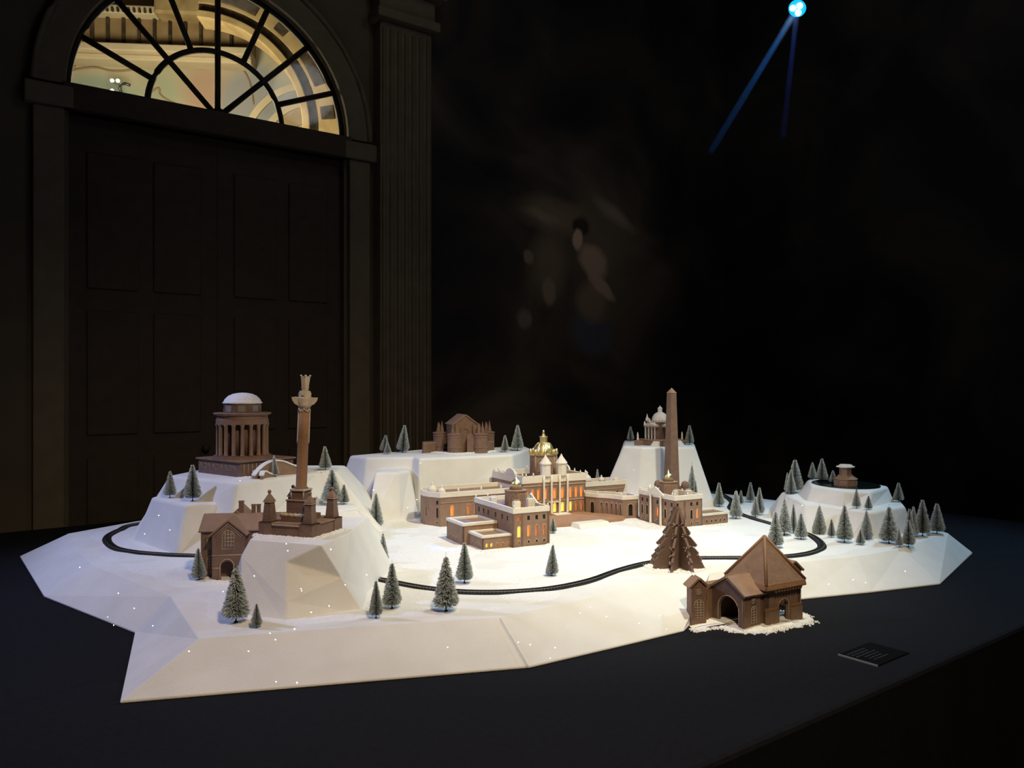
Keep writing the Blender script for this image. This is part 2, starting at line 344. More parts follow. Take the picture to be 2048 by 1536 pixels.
def hall_mural():
    """painted wall: broad washes of green, rose and grey-blue on cream"""
    m = bpy.data.materials.new('hall_painted_panel'); m.use_nodes = True; nt = m.node_tree; N = nt.nodes; L = nt.links
    b = N['Principled BSDF']; b.inputs['Roughness'].default_value = 0.85
    tc = N.new('ShaderNodeTexCoord'); n = N.new('ShaderNodeTexNoise'); n.inputs['Scale'].default_value = 2.2; n.inputs['Detail'].default_value = 3
    L.new(tc.outputs['Object'], n.inputs[0]); base = N.new('ShaderNodeValToRGB'); e = base.color_ramp.elements
    e[0].position = 0.35; e[0].color = (0.40, 0.36, 0.25, 1); e[1].position = 0.68; e[1].color = (0.50, 0.45, 0.32, 1); L.new(n.outputs[0], base.inputs[0]); prev = base.outputs[0]
    for (px, py, rx, rz, c, k) in ((205, 178, 105, 50, (0.30, 0.36, 0.29), 2.6), (340, 175, 60, 70, (0.36, 0.38, 0.27), 1.6), (430, 165, 62, 75, (0.42, 0.29, 0.21), 2.0), (500, 190, 55, 80, (0.30, 0.30, 0.31), 2.2), (400, 215, 45, 25, (0.46, 0.33, 0.24), 1.6), (540, 150, 40, 50, (0.30, 0.31, 0.33), 1.6)):
        x, z = hall(px, py); f = 9.6/F_PX
        mp = N.new('ShaderNodeMapping'); mp.vector_type = 'TEXTURE'; mp.inputs['Location'].default_value = (x, 0, z); mp.inputs['Scale'].default_value = (rx*f, 50, rz*f)
        ad = N.new('ShaderNodeVectorMath'); ad.operation = 'ADD'; sc_ = N.new('ShaderNodeVectorMath'); sc_.operation = 'SCALE'; sc_.inputs['Scale'].default_value = 0.18
        L.new(n.outputs[1], sc_.inputs[0]); L.new(tc.outputs['Object'], ad.inputs[0]); L.new(sc_.outputs[0], ad.inputs[1]); L.new(ad.outputs[0], mp.inputs['Vector'])
        g_ = N.new('ShaderNodeTexGradient'); g_.gradient_type = 'SPHERICAL'; L.new(mp.outputs[0], g_.inputs[0])
        ml = N.new('ShaderNodeMath'); ml.operation = 'MULTIPLY'; ml.inputs[1].default_value = k; ml.use_clamp = True; L.new(g_.outputs['Fac'], ml.inputs[0])
        mix = N.new('ShaderNodeMixRGB'); mix.inputs[2].default_value = (*c, 1); L.new(ml.outputs[0], mix.inputs[0]); L.new(prev, mix.inputs[1]); prev = mix.outputs[0]
    L.new(prev, b.inputs['Base Color']); M['hall_painted_panel'] = m
hall_mural()
xl, xr = hall(40, 150)[0]-1.5, hall(760, 150)[0]+1.0
mb = MB(); mb.box(xl, xr, 0.0, 0.2, FLOOR, 7.5); hw = hall_local('wall_hall', mb, M['hall_painted_panel'])
zc = hall(235, 97, -0.30)[1]; xe = hall(500, 90, -0.3)[0]
c = MB(); c.box(xl, xe, -0.34, 0, zc-0.035, zc+0.055); c.box(xl, xe, -0.24, 0, zc-0.10, zc-0.035); c.build('cornice', M['hall_cream'], hw, 0.015)
bz0, bz1 = zc+0.055, hall(250, 34, -0.2)[1]
c = MB(); c.box(xl, xe, -0.16, 0, bz0, bz1); c.build('balcony_front', M['hall_brown_stone'], hw)
x = xl+0.1
while x < xe-0.1:
    c = MB(); c.box(x, x+0.035, -0.20, -0.16, bz0+0.02, bz1); c.build('balcony_rib', M['hall_dark_ornament'], hw, 0.008); x += 0.175
c = MB(); c.box(xl, hall(310, 30, -0.3)[0], -0.30, 0, bz1, bz1+0.10); c.build('balcony_rail', M['hall_cream'], hw, 0.015)
x = xl+0.02
while x < hall(305, 30, -0.3)[0]:
    c = MB(); c.box(x, x+0.022, -0.33, -0.30, bz1+0.01, bz1+0.045); c.build('dentil', M['hall_dark_ornament'], hw); x += 0.06
c = MB(); c.box(xl, hall(310, 30, 0)[0], -0.08, 0, bz1+0.10, bz1+1.6); c.build('upper_band', M['hall_cream'], hw)
xq = hall(306, 10, -0.4)[0]; c = MB(); c.box(xq, hall(437, 10, -0.4)[0], -0.40, 0, bz1-0.02, bz1+1.4); c.build('pier', M['hall_gold'], hw, 0.03)
c = MB(); c.box(hall(437, 10, -0.2)[0], xr, -0.20, 0, bz1-0.02, bz1+1.4); c.build('upper_band', M['hall_brown_stone'], hw, 0.03)
for pts in ([(118,170),(125,150),(150,140),(190,135),(225,142),(262,140),(300,128),(330,118)], [(345,118),(370,130),(405,138),(432,130),(455,126),(478,134),(494,152),(503,178),(508,215)], [(270,132),(280,124),(295,122),(303,132)],
            [(302,185),(318,176),(322,190),(345,205),(375,215)], [(128,140),(140,128),(160,122)], [(330,110),(372,122),(420,116),(440,104)], [(133,150),(140,138),(155,132)]):
    t = MB(); cp_ = [Vector((hall(px, py)[0], -0.004, hall(px, py)[1])) for px, py in pts]; cp_ = [cp_[0]*2-cp_[1]]+cp_+[cp_[-1]*2-cp_[-2]]; sm = []
    for i in range(1, len(cp_)-2):
        for k in range(6):
            t_ = k/6; a_, b_, c_, d_ = cp_[i-1], cp_[i], cp_[i+1], cp_[i+2]; sm.append(0.5*((2*b_)+(c_-a_)*t_+(2*a_-5*b_+4*c_-d_)*t_*t_+(3*b_-a_-3*c_+d_)*t_**3))
    t.tube(sm, 0.012, 6); t.build('scroll_moulding', M['scroll_brown'], hw)
# the great arch that crosses the view on the right: stepped rings with dark painted panels
HA = -1.3
pa, pb, pc = [hall(*q, HA) for q in ((440, 40), (567, 125), (612, 268))]
def circ(a, b, c):
    d = 2*(a[0]*(b[1]-c[1])+b[0]*(c[1]-a[1])+c[0]*(a[1]-b[1])); sq = [p[0]**2+p[1]**2 for p in (a, b, c)]
    ux = (sq[0]*(b[1]-c[1])+sq[1]*(c[1]-a[1])+sq[2]*(a[1]-b[1]))/d; uy = (sq[0]*(c[0]-b[0])+sq[1]*(a[0]-c[0])+sq[2]*(b[0]-a[0]))/d
    return ux, uy, math.hypot(a[0]-ux, a[1]-uy)
ux, uz, ur = circ(pa, pb, pc); A0, A1 = -40, 88
def ring(r0, r1, y, th, mname, name, parent, bevel=0.01):
    o = [(ux+r1*math.cos(a), uz+r1*math.sin(a)) for a in [math.radians(A0+(A1-A0)*k/40) for k in range(41)]]
    i = [(ux+r0*math.cos(a), uz+r0*math.sin(a)) for a in [math.radians(A1-(A1-A0)*k/40) for k in range(41)]]
    g = MB(); g.panel(o+i, [], (0, y, 0), (1,0,0), (0,0,1), th)
    return g.build(name, M[mname], parent, bevel) if parent else hall_local(name, g, M[mname], bevel)
pxm = 8.3/F_PX
ha = ring(ur-6*pxm, ur+9*pxm, HA-0.06, 0.30, 'hall_gold', 'trim_5', None)
ring(ur+9*pxm, ur+26*pxm, HA, 0.3, 'hall_dark_ornament', 'arch_band', ha)
ring(ur+26*pxm, ur+95*pxm, HA-0.03, 0.3, 'hall_gold', 'arch_soffit', ha)
ring(ur+95*pxm, ur+190*pxm, HA-0.10, 0.3, 'hall_brown_stone', 'arch_outer', ha)
for k in range(6):
    a = math.radians(-14+21*k); q = MB(); r0, r1, da = ur+32*pxm, ur+(90 if k % 2 == 0 else 60)*pxm, 0.15 if k % 2 == 0 else 0.05
    q.panel([(ux+r*math.cos(a+s*da), uz+r*math.sin(a+s*da)) for r, s in ((r0,-1),(r1,-1),(r1,0),(r1,1),(r0,1),(r0,0))], [], (0, HA-0.045, 0), (1,0,0), (0,0,1), 0.03); q.build('ornament_panel', M['hall_dark_ornament'], ha, 0.01)
nx_, nz_ = hall(625, 305); q_ = 9.5/F_PX; mat('hall_blue_grey', (0.24, 0.25, 0.26), 0.8, (0.31, 0.32, 0.33), 4)
for (r0, r1, mn, yy) in ((128, 142, 'hall_cream', -0.05), (106, 128, 'hall_blue_grey', -0.025), (92, 106, 'hall_cream', -0.045), (60, 92, 'hall_gold', -0.02)):
    o2 = [(nx_+r1*q_*math.cos(a), nz_+r1*q_*math.sin(a)) for a in [math.radians(70+125*k/40) for k in range(41)]]; i2 = [(nx_+r0*q_*math.cos(a), nz_+r0*q_*math.sin(a)) for a in [math.radians(195-125*k/40) for k in range(41)]]
    g = MB(); g.panel(o2+i2, [], (0, yy, 0), (1,0,0), (0,0,1), 0.05); g.build('niche_arch', M[mn], hw, 0.005)
# wall lamp with small bulbs
mat('sconce_bulb', (1, 1, 0.9), 0.3, emit=(1.0, 0.95, 0.75), estr=5.0)
mat('sconce_metal', (0.10, 0.10, 0.08), 0.4, metallic=0.8)
sx, sz = hall(240, 188, -0.25)
sc = empty('wall_lamp', H0+HD*sx+HN*(-0.25)+Vector((0,0,sz)), HRZ, 'small wall lamp with bright bulbs on the painted wall seen through the fanlight', 'lamp')
u = 9.4/F_PX
g = MB(); g.tube([(0, 0.24, -0.02), (0, 0.04, 0.0), (0, 0, 12*u), (3*u, 0, 19*u), (10*u, 0, 21*u), (19*u, 0, 18*u)], 3.0*u, 8); g.build('arm', M['sconce_metal'], sc)
g = MB(); g.lathe(0, 0.22, [(0.05, -0.06), (0.06, 0.0), (0.03, 0.04)], 12); g.build('backplate', M['sconce_metal'], sc)
for (bx, bz) in ((-15, 26), (-4, 26), (-15, 6)):
    g = MB(); g.ball((bx*u, 0.0, bz*u), 3.6*u, 12, 8); g.build('bulb', M['sconce_bulb'], sc)
    g = MB(); g.tube([(bx*u, 0.0, bz*u-3*u), (0, 0.0, max(0.0, bz*u-10*u))], 0.9*u, 6); g.build('stem', M['sconce_metal'], sc)
for (px, py, off, e_, rad) in ((260, 260, -2.2, 250, 0.4), (560, 330, -2.4, 50, 0.3)):
    x, z = hall(px, py, off); d = bpy.data.lights.new('hall_lamp', 'POINT'); d.energy = e_; d.color = (1.0, 0.86, 0.62); d.shadow_soft_size = rad
    o = bpy.data.objects.new('hall_lamp', d); COL.objects.link(o); o.location = H0+HD*x+HN*off+Vector((0,0,z))

# ------------------------------------------------------------------ the table
TB = Vector((0.367, 1.5625, 0.0)); TRZ = math.radians(37.0)
tb = empty('display_table', TB+Vector((0,0,FLOOR)), TRZ, 'large black cloth-covered table under the snowy model village', 'table')
g = MB(); g.box(-2.2, 3.6, 0.0, 3.75, -FLOOR-0.04, -FLOOR); g.build('table_top', M['table_cloth'], tb, 0.012)
g = MB()
pts = [(-2.2, 0.0), (3.6, 0.0), (3.6, 3.75), (-2.2, 3.75)]
for (a, b2) in zip(pts, pts[1:]+pts[:1]):
    a = Vector((*a, 0)); b2 = Vector((*b2, 0)); n = int((b2-a).length/0.05); dirv = (b2-a).normalized(); nr = Vector((dirv.y, -dirv.x, 0))
    vs = []
    for i in range(n+1):
        p = a+(b2-a)*i/n; q = p+nr*(0.006+0.010*math.sin(i*1.1)+0.006*math.sin(i*2.7)); vs += [p+Vector((0,0,-FLOOR-0.02)), q+Vector((0,0,0.02))]
    g.add(vs, [(2*i, 2*i+1, 2*i+3, 2*i+2) for i in range(n)], True)
g.build('cloth_skirt', M['table_cloth'], tb)
# caption plate lying on the table
mat('plate_black', (0.007, 0.007, 0.008), 0.95, spec=0.02); mat('plate_edge', (0.22, 0.22, 0.21), 0.5); mat('plate_print', (0.03, 0.03, 0.031), 0.8)
c0, c1 = at(1679, 1307, 0.004), at(1755, 1331, 0.004); c2 = at(1818, 1305, 0.004)
ex = (c1-c0); ey = (c2-c1); rz = math.atan2(ey.y, ey.x); cw = ey.length; ch = ex.length
cp = empty('caption_plate', (c1.x, c1.y, 0.0), rz, 'small dark acrylic caption plate with a pale edge lying on the black cloth', 'sign')
g = MB(); g.box(0.003, cw, 0, ch, 0.0, 0.004); g.build('plate', M['plate_black'], cp, 0.0006)
g = MB(); g.box(0, 0.003, 0, ch, 0.0, 0.0045); g.build('edge', M['plate_edge'], cp)
random.seed(5); g = MB()
for k in range(6):
    y = ch*(0.82-0.115*k); a = cw*(0.10 if k < 3 else 0.22); x = a
    while x < cw*random.uniform(0.55, 0.72):
        l = random.uniform(0.006, 0.016); g.box(x, x+l, y, y+0.0035, 0.004, 0.0042); x += l+0.003
g.build('caption_print', M['plate_print'], cp, kind='stuff')
# blue gallery lamp hanging at the upper right
lp = Vector((571/F_PX*5.6, 5.6, H_EYE+752/F_PX*5.6))
mat('lamp_housing', (0.02, 0.02, 0.022), 0.4, metallic=0.6); mat('blue_lens', (0.2, 0.6, 1.0), 0.2, emit=(0.0, 0.50, 1.0), estr=1.1); mat('white_led', (0.9, 1, 1), 0.2, emit=(0.70, 0.97, 1.0), estr=6.0)
lo = empty('stage_lamp', lp, 0, 'blue-lit stage lamp hanging from the ceiling at the upper right', 'lamp')
aim = (Vector((-0.15, 3.3, 0.1))-lp).normalized(); q = aim.to_track_quat('-Z', 'Y')
g = MB(); g.lathe(0, 0, [(0.066, 0.0), (0.072, 0.03), (0.068, 0.16), (0.03, 0.19)], 24); h = g.build('housing', M['lamp_housing'], lo); h.rotation_mode = 'QUATERNION'; h.rotation_quaternion = q
g = MB(); g.lathe(0, 0, [(0.060, -0.004), (0.060, 0.004)], 24); le = g.build('lens', M['blue_lens'], lo); le.rotation_mode = 'QUATERNION'; le.rotation_quaternion = q; le.location = aim*0.006
for a in range(3):
    g = MB(); g.ball((0.030*math.cos(a*2.1+0.5), 0.030*math.sin(a*2.1+0.5), -0.006), 0.021); b2 = g.build('diode', M['white_led'], lo); b2.rotation_mode = 'QUATERNION'; b2.rotation_quaternion = q; b2.location = aim*0.006
g = MB(); g.tube([(0, 0, 0.1), (0.0, 0.0, ROOM_H-lp.z)], 0.012, 8); g.build('hanging_rod', M['lamp_housing'], lo)
spot('stage_lamp_light', lp+aim*0.03, (-0.4, 3.3, 0.1), STAGE_E, STAGE_C, 42, 0.8, 0.05)

# two blue light shafts shaped as scatter tubes, each lit by an added spot
hz = bpy.data.materials.new('beam_scatter'); hz.use_nodes = True; nt = hz.node_tree; nt.nodes.clear()
out = nt.nodes.new('ShaderNodeOutputMaterial'); vs_ = nt.nodes.new('ShaderNodeVolumeScatter'); vs_.inputs['Color'].default_value = (1, 1, 1, 1); vs_.inputs['Density'].default_value = 0.12
nt.links.new(vs_.outputs[0], out.inputs['Volume'])
for (tx, ty, tz, r1, pw, col_, ln, lab) in ((-0.15, 3.3, 0.1, 0.022, 1100, (0.015, 0.26, 1.0), 1.75, 'brighter blue light shaft slanting down-left from the stage lamp'), (0.93, 3.3, 0.1, 0.018, 330, (0.04, 0.12, 1.0), 1.45, 'fainter blue light shaft dropping from the stage lamp')):
    ax = (Vector((tx, ty, tz))-lp).normalized(); g = MB()
    g.lathe(0, 0, [(0.020, -ln), (r1, -ln*0.8), (r1, -ln*0.4), (r1*1.2, -0.10)], 16); o = g.build('light_haze', hz); o.location = lp; o.rotation_mode = 'QUATERNION'; o.rotation_quaternion = ax.to_track_quat('-Z', 'Y')
    tag(o, lab, 'haze', kind='stuff')
    spot('haze_beam', lp+ax*0.02, (tx, ty, tz), pw, col_, 4.5, 1.0, 0.01)  # extra narrow spot added only to make its tube glow

# ================================================================== THE SNOW LANDSCAPE
ZP = 0.10                                        # level of the snow plateau
def V3(x, y, z): return Vector((x, y, z))
outer = [at(40,1115,0), at(88,1195,0), at(270,1268,0), at(240,1408,0), at(700,1368,0), at(1060,1337,0), at(1235,1296,0), at(1368,1264,0), at(1402,1226,0), at(1605,1200,0), at(1745,1186,0), at(1880,1170,0), at(1945,1108,0),
         V3(2.03,4.05,0), V3(1.58,4.62,0), V3(1.30,4.95,0), V3(0.62,5.36,0), V3(-0.95,4.95,0), V3(-1.92,3.95,0), V3(-2.06,3.56,0)]
inner = [at(152,1096,ZP), at(187,1131,ZP), at(341,1192,ZP), at(399,1277,ZP), at(680,1255,ZP), at(998,1234,ZP), at(1186,1193,ZP), at(1312,1159,ZP), at(1420,1145,ZP), at(1594,1124,ZP), at(1712,1112,ZP), at(1803,1097,ZP), at(1895,1066,ZP),
         V3(1.90,4.00,ZP), at(1545,1000,ZP), at(1421,984,ZP), V3(0.55,5.2,ZP), V3(-0.9,4.8,ZP), at(275,1042,ZP), at(137,1067,ZP)]
base = empty('snow_base', (0,0,0), 0, 'wide white felt-covered landscape base with sloping faceted edges on the black table', 'landscape base')
g = MB(); n = len(outer)
lip = [p+V3(0,0,0.006) for p in outer]
g.add(list(outer)+lip+list(inner), [(i, (i+1) % n, n+(i+1) % n, n+i) for i in range(n)]+[tuple(range(n-1,-1,-1))], False)
g.f += [(n+i, n+(i+1) % n, 2*n+(i+1) % n, 2*n+i) for i in range(n)]; g.smooth += [False]*n
tri = tessellate_polygon([[Vector((p.x, p.y, 0)) for p in inner]])
g.f += [tuple(2*n+i for i in t) for t in tri]; g.smooth += [False]*len(tri)
land = g.build('felt_slopes', M['felt_snow'], base, 0.012, 3)
# seam in the front slope where two boards meet
a0, a1 = at(1000,1236,ZP), at(1058,1336,0.006); mat('seam_shadow', (0.55,0.53,0.50), 0.95)
g = MB(); g.tube([a0+V3(0,0,0.0005), (a0+a1)/2+V3(0.001,0,0.0005), a1], 0.0008, 5); g.build('board_seam', M['seam_shadow'], base)

def inside(p, poly):
    r = False; n_ = len(poly)
    for i in range(n_):
        a, b = poly[i], poly[i-1]
        if (a.y > p[1]) != (b.y > p[1]) and p[0] < (b.x-a.x)*(p[1]-a.y)/(b.y-a.y)+a.x: r = not r
    return r
def edge_dist(p, poly):
    best = 9
    for i in range(len(poly)):
        a, b = poly[i-1], poly[i]; ab = Vector((b.x-a.x, b.y-a.y)); ap = Vector((p[0]-a.x, p[1]-a.y)); t = max(0, min(1, ap.dot(ab)/ab.length_squared)); best = min(best, (ap-ab*t).length)
    return best
from mathutils import noise as mnoise
g = MB(); st = 0.025; idx = {}; vs = []; fs = []
for iy in range(int(1.9/st), int(5.3/st)):
    for ix in range(int(-2.0/st), int(2.0/st)):
        x, y = ix*st, iy*st
        if inside((x, y), inner):
            d = edge_dist((x, y), inner); k = min(1.0, d/0.10); nz = mnoise.fractal(Vector((x*5, y*5, 0)), 1.0, 2.0, 4)
            idx[(ix, iy)] = len(vs); vs.append((x, y, ZP-0.002+k*(0.0028+0.0030*nz)))
for (ix, iy), i in idx.items():
    q4 = [(ix, iy), (ix+1, iy), (ix+1, iy+1), (ix, iy+1)]
    if all(q in idx for q in q4): fs.append(tuple(idx[q] for q in q4))
g.add(vs, fs, True); g.build('powder_layer', M['powder_snow'], base, kind='stuff')

def hill(name, label, parts, group=None):
    r = empty(name, (0,0,0), 0, label, 'snow hill', group)
    for nm, bot, top in parts:
        z0 = 0.085 if nm != 'upper_tier' else bot[0].z-0.015
        g = MB(); g.loft([V3(p.x, p.y, z0) for p in bot], top); g.build(nm, M['felt_snow'], r, 0.012, 3)
    return r
ZA, ZAL, ZAR = 0.36, 0.281, 0.234
hill('temple_hill', 'stepped white snow hill carrying the tall round columned temple', [
    ('summit_block', [V3(-1.62,3.36,ZP), V3(-1.10,3.07,ZP), V3(-0.74,3.45,ZP), V3(-0.555,3.52,ZP), V3(-0.60,4.0,ZP), V3(-1.52,4.0,ZP)],
     [at(338,951,ZA), at(475,966,ZA), at(633,945,ZA), at(672,943,ZA), V3(-0.80,3.84,ZA), V3(-1.40,3.84,ZA)]),
    ('terrace', [at(350,1109,ZP)+(at(303,994,ZAL)-at(373,1010,ZAL))*1.25, at(350,1109,ZP), at(478,1108,ZP), V3(-1.1,3.5,ZP), V3(-1.6,3.72,ZP)],
     [at(303,994,ZAL), at(373,1010,ZAL), at(441,1003,ZAL), V3(-1.2,3.42,ZAL), V3(-1.44,3.47,ZAL)]),
    ('ledge', [at(575,1108,ZP), at(717,1091,ZP), at(765,1070,ZP), V3(-0.6,3.66,ZP), V3(-0.96,3.5,ZP)],
     [at(600,1021,ZAR), at(674,1019,ZAR), at(717,1016,ZAR), at(702,1000,ZAR), V3(-0.92,3.52,ZAR)])])
# the faceted mount under the column monument
ZB = 0.29
tL, tB, E_ = at(500,1079,ZB), at(643,1090,ZB), at(572,1241,ZP); nfac = (tB-tL).cross(E_-tL)
def onfacet(px, py):
    d = Vector(((px-1024)/F_PX, 1.0, -(py-768)/F_PX)); o0 = V3(0,0,H_EYE); return o0+d*((tL-o0).dot(nfac)/d.dot(nfac))
mv = dict(tL=tL, tB=tB, tR=at(700,1065,ZB), tBR=V3(-0.50,2.78,ZB), tBL=V3(-0.80,2.74,ZB), A=onfacet(573,1124), C=atd(684,1155,2.30), D=onfacet(572,1204),
          E=E_, F=at(731,1219,ZP), G=at(745,1180,ZP), H=V3(-0.42,2.86,ZP), I=V3(-0.90,2.86,ZP), J=at(458,1186,ZP), K=at(480,1230.5,ZP), S=onfacet(482,1112))
keys = list(mv); g = MB()
fs = ['tL tB tR tBR tBL', 'tL A tB', 'tB A C', 'A D C', 'D E F C', 'tB C tR', 'C F G', 'C G tR', 'tR G H tBR', 'tBR H I tBL', 'tBL S tL', 'tBL I J S', 'S J K', 'S K E D', 'S D A', 'tL S A', 'E K J I H G F']
g.add([mv[k] for k in keys], [tuple(keys.index(k) for k in f.split()) for f in fs])
o = g.build('column_mount', M['felt_snow'], None, 0.004, 2); tag(o, 'faceted white snow mount in the foreground under the tall column monument', 'snow hill')
for k in ('E','F','G','H','I','J','K'):
    o.data.vertices[keys.index(k)].co.z -= 0.015
ZC = 0.38
hill('fort_hill', 'long steep-sided white snow hill carrying the gingerbread fort', [
    ('plateau_block', [V3(-0.94,4.12,ZP), V3(-0.75,3.97,ZP), V3(-0.50,3.99,ZP), V3(-0.455,3.92,ZP), V3(0.02,4.12,ZP), V3(0.16,4.62,ZP), V3(0.12,4.9,ZP), V3(-0.55,4.72,ZP)],
     [at(699,911,ZC), at(732,915,ZC), at(826,914,ZC), at(838,917,ZC), at(1025,909,ZC), at(1060,896.5,ZC), V3(0.08,4.75,ZC), at(840,899,ZC)]),
    ('outcrop', [at(735,1045,ZP), at(797,1041,ZP), at(838,1034,ZP), V3(-0.45,4.1,ZP), V3(-0.72,4.1,ZP)],
     [at(750,945,0.325), at(797,944.5,0.325), at(820,940,0.325), V3(-0.52,4.07,0.325), V3(-0.68,4.1,0.325)])])
ZD = 0.41
hill('domed_temple_hill', 'tall white snow hill behind the obelisk carrying the small domed temple', [
    ('summit_block', [at(1278,1016,ZP)+(at(1246,893,ZD)-at(1284,895,ZD))*2.2, at(1278,1016,ZP), at(1433,1013,ZP), V3(1.172,4.70,ZP), V3(0.60,5.05,ZP)],
     [at(1246,893,ZD), at(1284,895,ZD), at(1390,894,ZD), at(1388,886,ZD), at(1249,880,ZD)])])
ZE1, ZE2 = 0.21, 0.275
hr = hill('lake_hill', 'two-tiered white snow hill at the right with a round dark pond on top', [
    ('lower_tier', [at(1540,1040,ZP), at(1612,1067,ZP), at(1700,1076,ZP), at(1760,1079,ZP), at(1826,1064,ZP), V3(1.86,3.75,ZP), V3(1.72,4.15,ZP), V3(1.34,4.2,ZP)],
     [at(1563,984,ZE1), at(1606,1006,ZE1), at(1684,1017,ZE1), at(1737,1024,ZE1), at(1811,1013,ZE1), at(1801,1001,ZE1), V3(1.66,4.05,ZE1), V3(1.42,4.1,ZE1)]),
    ('upper_tier', [at(1591,988,ZE1), at(1612,1003,ZE1), at(1684,1012,ZE1), at(1735,1018,ZE1), at(1792,1003,ZE1), V3(1.72,4.03,ZE1), V3(1.46,4.08,ZE1)],
     [at(1616,959,ZE2), at(1622,971,ZE2), at(1690,982,ZE2), at(1745,983,ZE2), at(1776,972,ZE2), V3(1.69,3.97,ZE2), V3(1.50,4.02,ZE2)])])
lk = MB(); lk.lathe(1.578, 3.785, [(0.146, ZE2-0.004), (0.146, ZE2+0.002)], 48, False, 0, 1.0, 1.24)
lk.build('pond', M['lake_glass'], hr, label='round black glassy pond')

# ------------------------------------------------------------------ railway track: one winding loop
def spline(P, per=14, closed=True):
    out = []; m = len(P)
    for i in range(m):
        p0, p1, p2, p3 = P[i-1], P[i], P[(i+1) % m], P[(i+2) % m]
        for k in range(per):
            t = k/per
            out.append(0.5*((2*p1)+(p2-p0)*t+(2*p0-5*p1+4*p2-p3)*t*t+(3*p1-p0-3*p2+p3)*t**3))
    return out
tp = [(215,1084),(232,1098),(270,1106),(330,1111),(400,1114),(520,1124),(640,1138),(745,1158),(830,1175),(900,1184),(965,1187),(1040,1185),(1110,1178),(1180,1163),(1240,1142),(1300,1127),(1370,1119),(1440,1118),(1520,1117),(1590,1113),(1632,1104),(1644,1092),(1628,1076),(1595,1063),(1545,1050),(1490,1033),(1462,1018),(1464,1004),(1447,992),(1425,986)]
P = [at(x, y, ZP) for x, y in tp]+[V3(0.95,4.93,ZP), V3(0.40,4.96,ZP), V3(-0.3,4.86,ZP), V3(-0.72,4.55,ZP), V3(-0.98,4.25,ZP), V3(-1.25,4.10,ZP), V3(-1.52,3.92,ZP), at(272,1050,ZP), at(238,1062,ZP), at(217,1073,ZP)]
path = spline(P, 16)
acc = [0.0]
for i in range(len(path)): acc.append(acc[-1]+(path[(i+1) % len(path)]-path[i]).length)
def walk(step):
    res = []; s = 0.0; i = 0; total = acc[-1]; m = len(path)
    while s < total-step*0.5:
        while acc[i+1] < s: i += 1
        t = (s-acc[i])/max(1e-9, acc[i+1]-acc[i]); p = path[i].lerp(path[(i+1) % m], t); d = (path[(i+1) % m]-path[i-1]).normalized()
        res.append((p, d)); s += step
    return res
tr = empty('railway_track', (P[0].x, P[0].y, ZP), 0, 'thin black model railway track winding through the snow', 'railway track')
def sweep(halfs, zs, step=0.02):
    g = MB(); w = walk(step); m = len(w); k = len(halfs); vs = []
    for p, d in w:
        nr = V3(d.y, -d.x, 0)
        for h, z in zip(halfs, zs): q = p+nr*h-V3(P[0].x, P[0].y, ZP); vs.append((q.x, q.y, z))
    f = [(i*k+j, i*k+(j+1) % k, ((i+1) % m)*k+(j+1) % k, ((i+1) % m)*k+j) for i in range(m) for j in range(k)]
    return g.add(vs, f)
sweep([-0.019, -0.015, 0.015, 0.019], [-0.001, 0.0045, 0.0045, -0.001]).build('ballast', M['ballast_black'], tr)
for s in (-1, 1):
    c = 0.0085*s; sweep([c-0.0011, c-0.0011, c+0.0011, c+0.0011], [0.006, 0.0092, 0.0092, 0.006]).build('rail', M['rail_steel'], tr)
g = MB()
for p, d in walk(0.0115):
    q = p-V3(P[0].x, P[0].y, ZP); nr = V3(d.y, -d.x, 0); a = d*0.0022
    b4 = [q-nr*0.0145-a, q+nr*0.0145-a, q+nr*0.0145+a, q-nr*0.0145+a]
    g.add([(v.x, v.y, 0.004) for v in b4]+[(v.x, v.y, 0.0066) for v in b4], [(4,5,6,7),(0,1,5,4),(1,2,6,5),(2,3,7,6),(3,0,4,7)])
g.build('sleepers', M['track_black'], tr, kind='stuff')

